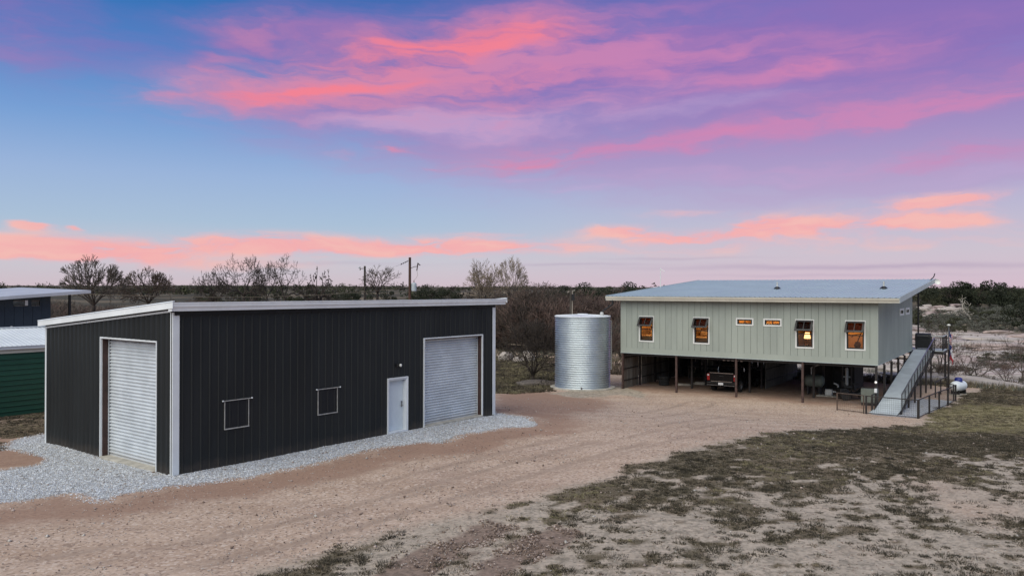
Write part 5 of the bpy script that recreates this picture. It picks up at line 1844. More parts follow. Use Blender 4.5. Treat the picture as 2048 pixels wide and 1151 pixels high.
# ------------------------------------------------------------------ things stored under the house
def under_house():
    def at(x, y, name, label, cat, rz=0.0):
        wx, wy = house_xy(x, y)
        return thing(name, label, cat, (wx, wy, ZG), HOUSE_YAW + rz)
    t = at(-4.6, 4.9, 'pressure_tank', 'dull green pressure tank on its side under the house', 'tank')
    MB().lathe([(0.0, -0.62), (0.22, -0.60), (0.36, -0.50), (0.40, -0.40), (0.40, 0.40), (0.36, 0.50), (0.22, 0.60), (0.0, 0.62)], 24, 0, 0.85, axis='x', closed=False).build('vessel', M_GREYBOX, t, smooth=True)
    for s in (-0.35, 0.35):
        MB().box(s - 0.04, s + 0.04, -0.3, 0.3, 0.0, 0.55).build('saddle', M_BLACK, t)
    MB().path([(-0.2, 0, 1.2), (-0.2, 0, 1.7), (0.35, 0, 1.95), (0.35, 0, 2.3)], 0.04, 8).build('riser_pipe', M_PVC, t)
    t = at(-3.55, 4.2, 'water_pump', 'white piped water pump beside the pressure tank', 'pump')
    MB().box(-0.22, 0.22, -0.16, 0.16, 0.05, 0.45).build('pump_body', M_PVC, t, bevel=0.05)
    MB().path([(0.2, 0, 0.3), (0.55, 0, 0.3), (0.55, 0, 0.75), (0.3, 0, 0.85)], 0.05, 8).build('pipe', M_PVC, t)
    MB().box(-0.7, 0.9, -0.3, 0.3, -0.05, 0.05).build('base', M_CONC, t)
    t = at(-2.55, 4.6, 'filter_column', 'upright white filter tube on a frame under the house', 'filter')
    MB().lathe([(0.0, 0.55), (0.09, 0.57), (0.10, 0.62), (0.10, 1.75), (0.07, 1.85), (0.0, 1.86)], 14, closed=False).build('tube', M_PVC, t, smooth=True)
    MB().box(-0.3, -0.24, -0.1, 0.1, 0.0, 1.9).build('frame_leg', M_DKPOST, t)
    MB().box(0.24, 0.3, -0.1, 0.1, 0.0, 1.9).build('frame_leg', M_DKPOST, t)
    MB().box(-0.239, 0.239, 0.1, 0.14, 1.2, 1.3).build('frame_rail', M_PVC, t)
    # riding mower
    t = at(-1.9, 3.2, 'riding_mower', 'black riding mower parked behind the gate', 'mower', 0.5)
    MB().prism([(-0.9, 0.3), (0.9, 0.3), (0.92, 0.62), (0.5, 0.70), (0.2, 0.45), (-0.3, 0.48), (-0.5, 0.75), (-0.9, 0.72)], 'y', -0.35, 0.35).build('chassis', M_BLACK, t, bevel=0.04)
    MB().prism([(-0.62, 0.76), (-0.1, 0.76), (-0.12, 0.86), (-0.5, 0.90), (-0.62, 1.22), (-0.72, 1.2)], 'y', -0.25, 0.25).build('seat', M_TYRE, t, bevel=0.03)
    MB().tube((0.15, 0, 0.5), (0.0, 0, 1.0), 0.03, n=8).build('steering_column', M_BLACK, t)
    MB().lathe([(0.15, 0.99), (0.19, 1.0), (0.19, 1.02), (0.15, 1.03)], 18, 0, 0).build('steering_wheel', M_BLACK, t)
    for x, r in ((-0.6, 0.30), (0.65, 0.22)):
        for s in (-1, 1):
            w = MB().lathe([(0.10, -0.1), (r - 0.03, -0.1), (r, -0.05), (r, 0.05), (r - 0.03, 0.1), (0.10, 0.1)], 20, axis='y').build('wheel', M_TYRE, t)
            w.location = (x, s * 0.46, r)
    # grey cabinet by the corner post
    t = at(-0.62, 1.35, 'utility_cabinet', 'grey green utility cabinet behind the gate at the house corner', 'cabinet')
    MB().box(-0.48, 0.42, -0.22, 0.22, 0.15, 0.98).build('case', M_GREYBOX, t, bevel=0.02)
    MB().box(-0.47, 0.41, -0.235, -0.221, 0.20, 0.92).build('door', M_GREYBOX, t, bevel=0.006)
    MB().box(0.30, 0.34, -0.255, -0.236, 0.5, 0.62).build('latch', M_BLACK, t)
    MB().box(-0.45, 0.40, -0.2, 0.2, 0.0, 0.149).build('plinth', M_DKPOST, t)
    # lamp and meter on the corner post
    t = at(0.0, -0.04, 'post_lamp', 'small round white lamp on the front corner post', 'lamp')
    MB().lathe([(0.0, 1.45), (0.045, 1.46), (0.07, 1.52), (0.045, 1.58), (0.0, 1.59)], 14, -0.08, -0.05, closed=False).build('globe', M_BULB, t, smooth=True)
    MB().box(-0.11, -0.05, -0.04, 0.035, 1.36, 1.43).build('bracket', M_BLACK, t)
    t = at(0.0, -0.03, 'meter_box', 'small white box low on the front corner post', 'box')
    MB().box(-0.16, -0.02, -0.10, 0.03, 0.92, 1.16).build('case', M_PLATE, t, bevel=0.01)
    MB().box(-0.15, -0.03, -0.112, -0.101, 0.95, 1.13).build('lid', M_PLATE, t)
    # things along the back of the left bay
    t = at(-14.6, 3.6, 'tyre_stack', 'stack of dark tyres in the left bay of the carport', 'tyres')
    for k in range(3):
        MB().lathe([(0.22, 0.01 + k * 0.22), (0.36, 0.01 + k * 0.22), (0.39, 0.11 + k * 0.22), (0.36, 0.21 + k * 0.22), (0.22, 0.21 + k * 0.22)], 20).build('tyre', M_TYRE, t)
    t = at(-13.4, 4.2, 'lumber_board', 'pale board lying on the carport floor nearer the left wall', 'board', 0.3)
    MB().box(-0.55, 0.55, -0.10, 0.10, 0.0, 0.10).build('plank', M_BLEACH, t)
    MB().box(-0.5, 0.45, -0.12, 0.05, 0.101, 0.15).build('plank', M_BLEACH, t)
    t = at(-12.3, 5.6, 'lumber_board', 'pale board lying on the carport floor behind the second post', 'board', 0.25)
    MB().box(-0.8, 0.8, -0.12, 0.12, 0.0, 0.12).build('plank', M_BLEACH, t)
    MB().box(-0.7, 0.6, -0.05, 0.12, 0.121, 0.17).build('plank', M_BLEACH, t)
    t = at(-13.6, 9.5, 'work_bench', 'dark work bench against the back of the carport', 'bench')
    MB().box(-1.4, 1.4, -0.4, 0.4, 0.85, 0.92).build('bench_top', M_BARN2, t)
    for sx in (-1.3, 1.3):
        for sy in (-0.33, 0.33):
            MB().box(sx - 0.05, sx + 0.05, sy - 0.05, sy + 0.05, 0, 0.849).build('leg', M_BARN2, t)
    MB().box(-1.2, -0.5, -0.25, 0.25, 0.921, 1.25).build('tool_chest', M_BLACK, t, bevel=0.02)
    # porch grill
    wx, wy = house_xy(0.62, 15.55)
    t = thing('barbecue_grill', 'black lidded barbecue grill on the porch at the top of the ramp', 'grill', (wx, wy, ZG + FLOOR + 0.031), HOUSE_YAW)
    MB().box(-0.55, 0.45, -0.30, 0.30, 0.12, 0.72).build('cabinet', M_BLACK, t, bevel=0.02)
    MB().prism([(-0.30, 0.721), (0.30, 0.721), (0.31, 0.92), (0.22, 1.10), (0.0, 1.17), (-0.22, 1.10), (-0.31, 0.92)], 'x', -0.56, 0.46).build('lid', M_BLACK, t, bevel=0.03)
    MB().box(-0.40, 0.30, -0.37, -0.34, 0.98, 1.01).build('lid_handle', M_STEEL, t)
    MB().box(0.461, 0.85, -0.26, 0.26, 0.70, 0.74).build('side_shelf', M_BLACK, t)
    for sx in (-0.48, 0.38):
        for sy in (-0.24, 0.24):
            w = MB().lathe([(0.0, -0.025), (0.06, -0.025), (0.06, 0.025), (0.0, 0.025)], 12, axis='y', closed=False).build('castor', M_TYRE, t)
            w.location = (sx, sy, 0.06)
    MB().box(-0.5, 0.4, -0.25, 0.25, 0.06, 0.119).build('base_tray', M_STEEL, t)


under_house()


# ------------------------------------------------------------------ propane tank, flag pole, flags
def propane():
    x, y = house_xy(3.25, 10.2)
    t = thing('propane_tank', 'white propane tank with a blue dome lid on a sandy pad', 'propane tank', (x, y, ZG), R(36))
    t.scale = (0.88, 0.88, 0.92)
    MB().lathe([(0.0, -0.88), (0.13, -0.86), (0.26, -0.78), (0.34, -0.66), (0.37, -0.52), (0.37, 0.52), (0.34, 0.66), (0.26, 0.78), (0.13, 0.86), (0.0, 0.88)], 32, 0, 0.58, axis='x', closed=False).build('vessel', M_PROP, t, smooth=True)
    MB().lathe([(0.27, 0.88), (0.27, 1.06), (0.24, 1.14), (0.14, 1.19), (0.0, 1.20)], 24, 0.0, 0.0, closed=False).build('dome_lid', M_BLUE, t, smooth=True)
    for s in (-0.5, 0.5):
        MB().box(s - 0.05, s + 0.05, -0.30, 0.30, 0.0, 0.30).build('foot', M_BLACK, t)
        MB().box(s - 0.16, s + 0.16, -0.42, 0.42, -0.05, 0.02).build('pad_block', M_CONC, t)


propane()


def limp_flag(name, label, loc, hoist, fly, rows, cols, matfn, mats, extra=None, seed=0):
    """a flag hanging limp: the fly falls in folds beside the pole"""
    r_ = random.Random(seed)
    t = thing(name, label, 'flag', loc)
    ph = [r_.uniform(0, 6) for _ in range(3)]

    def pos(u, v):
        # u along the fly 0..1, v down the hoist 0..1
        x = 0.04 + 0.30 * u ** 0.75 * (1 - 0.25 * v) + 0.03 * math.sin(9 * u + ph[0])
        yv = 0.09 * math.sin(7.5 * u + 2.5 * v + ph[1]) * min(1, u * 3) + 0.03 * math.sin(15 * u + ph[2])
        z = -v * hoist - (fly * 0.62) * u ** 1.25
        return (x, yv, z)
    mb = MB()
    for i in range(rows + 1):
        for j in range(cols + 1):
            mb.v.append(pos(j / cols, i / rows))
    for i in range(rows):
        for j in range(cols):
            a = i * (cols + 1) + j
            mb.f.append((a, a + 1, a + cols + 2, a + cols + 1))
            mb.m.append(matfn((j + 0.5) / cols, (i + 0.5) / rows))
    o = mb.build('cloth', mats, t, smooth=True, fix=False)
    sol = o.modifiers.new('thickness', 'SOLIDIFY')
    sol.thickness = 0.004
    if extra:
        extra(t, pos)
    return t


def flags():
    x, y = house_xy(2.66, 10.45)
    t = thing('flag_pole', 'dark flag pole with a pale top cap standing behind the fence', 'flag pole', (x, y, ZG))
    MB().tube((0, 0, -0.3), (0, 0, 2.9), 0.055, 0.05, 10).build('lower_mast', M_DKPOST, t)
    MB().tube((0, 0, 2.9), (0, 0, 4.45), 0.035, 0.032, 10).build('upper_mast', M_STEEL, t)
    MB().lathe([(0.0, 4.44), (0.10, 4.45), (0.13, 4.50), (0.06, 4.56), (0.0, 4.57)], 14, closed=False).build('top_cap', M_WTRIM, t, smooth=True)
    us = limp_flag('flag', 'limp red and white striped flag with a blue corner, upper on the pole', (x, y, ZG + 4.12), 0.72, 1.05, 26, 28,
                   lambda u, v: 2 if (u < 0.42 and v < 0.54) else (0 if int(v * 13) % 2 == 0 else 1), [M_FRED, M_FWHITE, M_FBLUE], seed=4)
    us.rotation_euler = (0, 0, R(20))

    def star(tt, pos):
        pts = []
        c = Vector(pos(0.16, 0.5))
        for k in range(10):
            a = math.pi / 2 + k * math.pi / 5
            r_ = 0.17 if k % 2 == 0 else 0.07
            pts.append((c.x + 0.02 + r_ * math.cos(a) * 0.75, c.z + r_ * math.sin(a)))
        MB().prism(pts, 'y', c.y - 0.085, c.y - 0.080).build('star', M_FWHITE, tt)
    tx = limp_flag('flag', 'limp blue, white and red flag with one white star, lower on the pole', (x, y, ZG + 3.25), 0.78, 1.05, 20, 28,
                   lambda u, v: 2 if u < 0.36 else (1 if v < 0.5 else 0), [M_FRED, M_FWHITE, M_FBLUE], star, seed=9)
    tx.rotation_euler = (0, 0, R(12))


flags()


# ------------------------------------------------------------------ neighbours to the left
def green_shed():
    x, y = -21.95, 35.7
    t = thing('green_shed', 'green ribbed shed with a white metal roof behind the black shed', 'shed', (x, y, 0), SHED_YAW + 0.03)
    x0, x1, h, dp = -9.0, 6.2, 2.78, 6.0
    n = 12
    st = h / n
    for k in range(n):
        z0 = k * st
        pr = [(0.0, z0 + 0.0), (-0.004, z0 + 0.004), (-0.004, z0 + st - 0.055), (-0.045, z0 + st - 0.04), (-0.045, z0 + st - 0.018), (-0.004, z0 + st - 0.003), (0.0, z0 + st - 0.001), (0.02, z0 + st - 0.001), (0.02, z0)]
        MB().prism(pr, 'x', x0, x1).build('siding_course', M_GREEN, t)
    MB().box(x0, x1, 0.03, dp, -0.1, h).build('core', M_GREEN, t)
    MB().box(x0 - 0.1, x1 + 0.1, -0.07, -0.046, h - 0.002, h + 0.17).build('frieze_board', M_CREAM, t)
    MB().box(x0 - 0.12, x1 + 0.12, -0.16, -0.075, h + 0.171, h + 0.30).build('eave_trim', M_TRIM, t)
    yr, zr_ = 3.0, h + 0.98
    k = 0
    xx = x0 - 0.12
    while xx < x1:
        xe = min(xx + 0.6, x1 + 0.12)
        sheet(rib_profile(xx, xe, 0.2, 0.018, 0.06, 0.025), lambda q: -0.2, lambda q: yr,
              lambda q, hh, yy: (q, yy, h + 0.305 + (yy + 0.2) * (zr_ - h - 0.305) / (yr + 0.2) + hh)).build('roof_panel', M_WROOF, t)
        sheet(rib_profile(xx, xe, 0.2, 0.018, 0.06, 0.025), lambda q: yr, lambda q: dp + 0.2,
              lambda q, hh, yy: (q, yy, zr_ - (yy - yr) * (zr_ - h - 0.305) / (dp + 0.2 - yr) + hh)).build('roof_panel', M_WROOF, t)
        xx += 0.6
    MB().box(x0 - 0.12, x1 + 0.12, yr - 0.12, yr + 0.12, zr_ + 0.005, zr_ + 0.045).build('ridge_cap', M_WROOF, t)


green_shed()


def slate_house():
    x, y = -27.95, 48.0
    t = thing('slate_house', 'dark slate blue house with a thin pale roof at the left edge', 'house', (x, y, 0), SHED_YAW)
    L, dp = 8.0, 9.0

    def zt(xx):
        return 5.36 + 0.075 * xx
    n = 16
    wins = [(-2.05, -1.28, 4.60, 4.98), (-1.08, -0.60, 4.60, 4.98)]
    for k in range(n):
        a, b = -L + k * L / n + 0.008, -L + (k + 1) * L / n - 0.008
        cuts = sorted({a, b} | {c for w in wins for c in (w[0], w[1]) if a < c < b})
        for c0, c1 in zip(cuts, cuts[1:]):
            m_ = (c0 + c1) / 2
            hs = [(w[2], w[3]) for w in wins if w[0] <= m_ <= w[1]]
            for z0, z1 in intervals(0.3, zt(a) - 0.02, hs):
                MB().box(c0, c1, -0.02, 0.0, z0, z1).build('siding_board', M_SLATE, t)
    MB().box(-L, 0, 0.12, dp, 0.3, 4.6).build('core', M_CHARB, t)
    MB().box(-0.12, 0.0, 0.001, dp, 0.3, zt(0) - 0.05).build('end_wall', M_SLATE, t)
    for w in wins:
        wo = bpy.data.objects.new('window', None)
        COL.objects.link(wo)
        wo.parent = t
        MB().box(w[0], w[1], 0.03, 0.05, w[2], w[3]).build('pane', M_DKGLASS, wo)
        MB().box(w[0] + 0.02, w[1] - 0.02, -0.015, 0.029, w[2] + 0.02, w[2] + 0.06).build('sill', M_BARN, wo)
        MB().box(w[0] + 0.02, w[1] - 0.02, -0.015, 0.029, w[3] - 0.05, w[3] - 0.02).build('head', M_BROWN, wo)
    MB().box(-1.42, -1.27, -0.03, 0.025, 4.66, 4.96).build('shutter_leaf', M_PLATE, t)
    MB().lathe([(0.0, -0.09), (0.06, -0.08), (0.07, -0.03)], 12, -2.15, 3.42, axis='y', closed=False).build('vent_cap', M_PVC, t)
    xa, xb, ya, yb = -L - 0.6, 1.95, -0.9, dp + 0.6
    MB().hexa([(xa, ya, zt(xa)), (xb, ya, zt(xb)), (xb, yb, zt(xb) + .18), (xa, yb, zt(xa) + .18)],
              [(xa, ya, zt(xa) + 0.06), (xb, ya, zt(xb) + 0.06), (xb, yb, zt(xb) + 0.24), (xa, yb, zt(xa) + 0.24)]).build('roof', M_ROOFG, t)
    MB().hexa([(xa, ya - 0.03, zt(xa) - 0.12), (xb, ya - 0.03, zt(xb) - 0.12), (xb, ya - 0.002, zt(xb) - 0.12), (xa, ya - 0.002, zt(xa) - 0.12)],
              [(xa, ya - 0.03, zt(xa) + 0.065), (xb, ya - 0.03, zt(xb) + 0.065), (xb, ya - 0.002, zt(xb) + 0.065), (xa, ya - 0.002, zt(xa) + 0.065)]).build('rake_trim', M_ROOFG, t)
    MB().box(1.15, 1.27, 0.2, 0.32, -0.2, zt(1.2) - 0.01).build('porch_post', M_BLACK, t)
    MB().box(0.02, 2.1, -0.2, dp, 2.55, 2.75).build('porch_deck', M_DKPOST, t)
    for k in range(5):
        xk = 0.1 + k * 0.95
        MB().box(xk, xk + 0.05, 0.6, 0.65, 2.75, 3.75).build('rail_post', M_BLACK, t)
    MB().box(0.05, 4.0, 0.58, 0.67, 3.751, 3.80).build('hand_rail', M_BLACK, t)


slate_house()


# ------------------------------------------------------------------ poles and lines
def build_poles():
    # near pole with transformer
    x, y = -10.32, 80.0
    z0 = gz(x, y)
    h = 8.92 - z0
    t = thing('utility_pole', 'reddish brown utility pole carrying a grey transformer', 'utility pole', (x, y, z0))
    MB().tube((0, 0, -0.5), (0, 0, h), 0.17, 0.125, 14).build('mast', M_WOOD, t)
    A, B = Vector((-0.12, 0, h - 0.33)), Vector((-0.95, 0, h - 0.72))
    for k in range(4):
        p = A.lerp(B, 0.2 + 0.23 * k)
        o_ = MB().lathe([(0.02, -0.05), (0.085, -0.035), (0.09, 0.02), (0.03, 0.05)], 10).build('insulator_disc', M_GLAZE, t)
        o_.location = p
        o_.rotation_euler = (0, R(-65), 0)
    MB().tube(A, B, 0.02, n=6).build('strain_rod', M_BLACK, t)
    MB().path([(0.12, 0, h - 1.08), (0.45, 0, h - 0.94), (0.78, 0, h - 0.90)], 0.035, 6).build('bracket', M_GLAZE, t)
    MB().tube((0.82, 0, h - 0.55), (0.70, 0, h - 1.35), 0.06, 0.05, 8).build('fuse_cutout', M_GLAZE, t)
    MB().tube((0.82, 0, h - 0.62), (1.05, 0, h - 0.80), 0.05, n=8).build('arrester', M_GLAZE, t)
    tr = MB().lathe([(0.0, h - 3.42), (0.24, h - 3.40), (0.26, h - 3.34), (0.26, h - 2.66), (0.24, h - 2.60), (0.10, h - 2.55), (0.0, h - 2.55)], 20, 0.42, 0.0, closed=False).build('transformer', M_XFMR, t)
    MB().tube((0.42, 0, h - 2.56), (0.42, 0, h - 2.30), 0.05, 0.03, 8).build('bushing', M_GLAZE, tr)
    MB().path([(0.72, 0, h - 1.36), (0.80, 0, h - 1.8), (0.66, 0, h - 2.05), (0.44, 0, h - 2.3)], 0.014, 5).build('jumper_wire', M_WIRE, t)
    MB().box(0.10, 0.20, -0.06, 0.06, h - 3.3, h - 2.7).build('mount', M_BLACK, t)
    # far pole
    x2, y2 = -22.3, 120.0
    z2 = gz(x2, y2)
    h2 = 9.25 - z2
    t = thing('utility_pole', 'slim dark utility pole farther back among the bare trees', 'utility pole', (x2, y2, z2))
    MB().tube((0, 0, -0.5), (0, 0, h2), 0.19, 0.15, 12).build('mast', M_BARK, t)
    MB().tube((-0.1, 0, h2 - 0.35), (-0.75, 0, h2 - 0.40), 0.05, n=6).build('bracket', M_GLAZE, t)
    MB().tube((-0.70, 0, h2 - 0.65), (-0.74, 0, h2 - 0.1), 0.07, 0.05, 8).build('fuse_cutout', M_GLAZE, t)
    MB().tube((-0.72, 0, h2 - 0.15), (-0.95, 0, h2 - 0.3), 0.07, n=8).build('arrester', M_XFMR, t)
    # meter pole behind the water tank
    x3, y3 = 5.62, 76.0
    z3 = gz(x3, y3)
    h3 = 5.62 - z3
    t = thing('meter_pole', 'dark meter pole with a pale conduit behind the water tank', 'pole', (x3, y3, z3))
    MB().tube((0, 0, -0.5), (0, 0, h3), 0.10, 0.085, 10).build('mast', M_WOODG, t)
    MB().tube((0.16, -0.05, 0.2), (0.16, -0.05, h3 - 0.05), 0.035, n=8).build('conduit', M_BLEACH, t)
    MB().tube((0.16, -0.05, h3 - 0.05), (0.42, -0.05, h3 + 0.02), 0.03, n=6).build('weather_head', M_BLEACH, t)
    MB().tube((-0.12, 0, h3 - 0.08), (-0.30, 0, h3 - 0.18), 0.03, n=6).build('insulator', M_BLEACH, t)
    MB().box(0.10, 0.38, -0.16, 0.0, h3 - 0.95, h3 - 0.35).build('meter_box', M_BLACK, t)

    def line(label, a, b, sag, r, m_):
        a, b = Vector(a), Vector(b)
        t = thing('overhead_line', label, 'cable', tuple(a))
        pts = []
        for k in range(33):
            f = k / 32
            p = a.lerp(b, f) - Vector((0, 0, sag * 4 * f * (1 - f))) - a
            pts.append(tuple(p))
        MB().path(pts, r, 5).build('wire', m_, t)
    sx, sy = -27.95 + 1.8 * math.cos(SHED_YAW), 48.0 + 1.8 * math.sin(SHED_YAW)
    line('tan service cable sagging from the slate house to the transformer pole', (sx, sy, 5.35), (x - 0.1, y, z0 + h - 3.0), 0.55, 0.018, M_WIRE)
    line('thin power line between the two utility poles', (x2 - 0.7, y2, z2 + h2 - 0.4), (x - 0.95, y, z0 + h - 0.72), 0.5, 0.008, M_BLACK)


build_poles()


# ------------------------------------------------------------------ rocks
def rock_mesh(name, seed, sx, sy, sz, m_, sub=3):
    import bmesh
    bm = bmesh.new()
    bmesh.ops.create_icosphere(bm, subdivisions=sub, radius=1.0)
    r_ = random.Random(seed)
    offs = [Vector((r_.uniform(-9, 9), r_.uniform(-9, 9), r_.uniform(-9, 9))) for _ in range(2)]
    from mathutils import noise as mn
    for v in bm.verts:
        p = v.co.copy()
        k = 1 + 0.34 * mn.noise(p * 1.3 + offs[0]) + 0.14 * mn.noise(p * 3.4 + offs[1])
        q = p * k
        q.z = math.copysign(abs(q.z) ** 0.8, q.z)
        q.z = max(q.z, -0.5)
        v.co = Vector((q.x * sx, q.y * sy, q.z * sz))
    me = bpy.data.meshes.new(name)
    bm.to_mesh(me)
    bm.free()
    me.materials.append(m_)
    return me


def build_rocks():
    # two pale boulders by the brush behind the shed, with a rusty swing frame between them
    for (u, v, s, lab, sd) in ((1012, 716, 0.68, 'pale boulder at the brush edge, left of the rusty frame', 1), (1055, 716, 0.66, 'pale boulder at the brush edge, right of the rusty frame', 2)):
        x, y = on_ground(u, v + 5)
        o = link('boulder', rock_mesh('boulder', sd, s * 1.25, s, s * 0.95, M_ROCK), loc=(x, y, gz(x, y) + 0.25), rot=(0, 0, sd))
        tag(o, lab, 'boulder')
    x, y = on_ground(1034, 722)
    t = thing('rusty_frame', 'rusty pipe frame standing between two pale boulders', 'frame', (x, y, gz(x, y)), 0.1)
    MB().tube((-0.8, 0, 1.62), (0.95, 0, 1.50), 0.04, n=6).build('cross_bar', M_TWIG3, t)
    MB().tube((-0.75, 0, 0), (-0.78, 0, 1.62), 0.035, n=6).build('leg', M_WOOD, t)
    MB().tube((0.85, 0, 0), (0.95, 0, 1.50), 0.035, n=6).build('leg', M_TWIG3, t)
    x, y = on_ground(1035, 723)
    o = link('log_pile', rock_mesh('log_pile', 5, 0.5, 0.4, 0.35, M_ROCK), loc=(x, y - 0.4, gz(x, y) + 0.1))
    tag(o, 'low pale stone under the rusty frame', 'stone')
    # granite slabs and ledges in the river bed
    r_ = random.Random(21)
    variants = [rock_mesh('river_rock', 30 + k, 1, 1, 1, M_ROCK if k % 2 else M_ROCK2) for k in range(7)]
    n = 0
    for k in range(900):
        y = r_.uniform(54, 190)
        x = y * r_.uniform(0.40, 0.80)
        q = 0.8 * x + 0.6 * y
        if q < 61 or q > 170 or n >= 120:
            continue
        s = r_.uniform(0.5, 1.5) * (0.6 + y / 90)
        o = link('river_rock', variants[r_.randrange(7)], loc=(x, y, gz(x, y) - 0.10), rot=(r_.uniform(-.06, .06), r_.uniform(-.06, .06), r_.uniform(-0.5, 0.3)))
        o.scale = (s * r_.uniform(1.2, 3.0), s * r_.uniform(0.7, 1.3), s * r_.uniform(0.14, 0.36))
        tag(o, 'pale granite slab in the stony river bed, ' + ('close to the yard' if q < 85 else 'midway across' if q < 125 else 'near the far bank'), 'rock', 'granite slabs in the river bed')
        n += 1
    # broken ledge on the far bank
    n = 0
    for k in range(70):
        u = r_.uniform(1846, 1925)
        y = r_.uniform(196, 214)
        x = (u - CX) / F_PX * y
        s = r_.uniform(0.6, 1.6)
        o = link('ledge_block', variants[r_.randrange(7)], loc=(x, y, gz(x, y) + r_.uniform(0.1, 3.2) * sstep(y, 196, 214)), rot=(0, 0, r_.uniform(-.4, .4)))
        o.scale = (s * r_.uniform(1.0, 2.2), s, s * r_.uniform(0.35, 0.6))
        tag(o, 'tumbled block of the reddish rock ledge on the far bank', 'rock', 'blocks of the rock ledge')


build_rocks()
# ------------------------------------------------------------------ trees and brush
def grow(mb_t, mb_b, p, d, length, r, lvl, maxl, R_, p_):
    """one limb of wobbling segments, with side limbs; thick ones go to the trunk mesh"""
    nseg = 4 if lvl == 0 else 3
    mb = mb_t if lvl <= p_.get('trunk_lv', 0) else mb_b
    sides = 7 if lvl == 0 else (5 if lvl == 1 else 3)
    rmin = p_['rmin']
    q, dd, rr = p.copy(), d.copy(), r
    pts = []
    for k in range(nseg):
        dd = (dd + Vector((R_.gauss(0, 1), R_.gauss(0, 1), R_.gauss(0, 0.7))) * p_['wob'] + Vector((0, 0, p_['up'] if lvl else 0))).normalized()
        e = q + dd * (length / nseg)
        r2 = max(rmin, rr * (1 - 0.75 / nseg * (0.6 if lvl == 0 else 1.0)))
        mb.tube(q, e, rr, r2, sides, False)
        pts.append((q.copy(), e.copy(), dd.copy(), r2))
        q, rr = e, r2
    if lvl >= maxl:
        return
    nch = p_['kids'][min(lvl, len(p_['kids']) - 1)]
    for k in range(nch):
        f = p_['first'] + (1 - p_['first']) * (k + R_.random()) / nch if lvl == 0 else 0.25 + 0.75 * (k + R_.random()) / nch
        i = min(nseg - 1, int(f * nseg))
        a, b, sd, sr = pts[i]
        base = a.lerp(b, f * nseg - i)
        ax = Vector((R_.gauss(0, 1), R_.gauss(0, 1), R_.gauss(0, 0.4)))
        ax = (ax - sd * ax.dot(sd))
        if ax.length < 1e-3:
            continue
        ax.normalize()
        ang = R(R_.uniform(*p_['angle']))
        nd = (sd * math.cos(ang) + ax * math.sin(ang)).normalized()
        grow(mb_t, mb_b, base, nd, length * R_.uniform(*p_['ratio']), max(rmin, sr * R_.uniform(0.5, 0.75)), lvl + 1, maxl, R_, p_)
    if lvl < maxl:      # leader
        grow(mb_t, mb_b, q, (dd + Vector((R_.gauss(0, .2), R_.gauss(0, .2), 0.1))).normalized(), length * 0.7, rr, lvl + 1, maxl, R_, p_)


BASE = dict(wob=0.14, up=0.06, kids=[6, 5, 4, 3], first=0.3, angle=(28, 62), ratio=(0.5, 0.75), rmin=0.011, trunk_lv=0)


def tree_meshes(name, seed, h, r, maxl, bark, twig, lean=(0, 0), stems=1, **kw):
    p_ = dict(BASE)
    p_.update(kw)
    R_ = random.Random(seed)
    mt, mb = MB(), MB()
    for s in range(stems):
        d = Vector((lean[0] + (R_.uniform(-.5, .5) if stems > 1 else 0), lean[1] + (R_.uniform(-.5, .5) if stems > 1 else 0), 1)).normalized()
        grow(mt, mb, Vector((R_.uniform(-.15, .15) * (stems > 1), R_.uniform(-.15, .15) * (stems > 1), -0.25)), d, h, r * R_.uniform(0.7, 1.0) if stems > 1 else r, 0, maxl, R_, p_)
    return mt.mesh('trunk', bark), mb.mesh('branches', twig)


def place_tree(name, label, cat, meshes, loc, rz=0.0, scale=1.0, group=None, kids=('trunk', 'branches')):
    t = thing(name, label, cat, loc, rz, group)
    t.scale = (scale, scale, scale) if not isinstance(scale, tuple) else scale
    for k, me in zip(kids, meshes):
        link(k, me, t)
    return t


def spot(u, y):
    x = (u - CX) / F_PX * y
    return x, y, gz(x, y) - 0.02


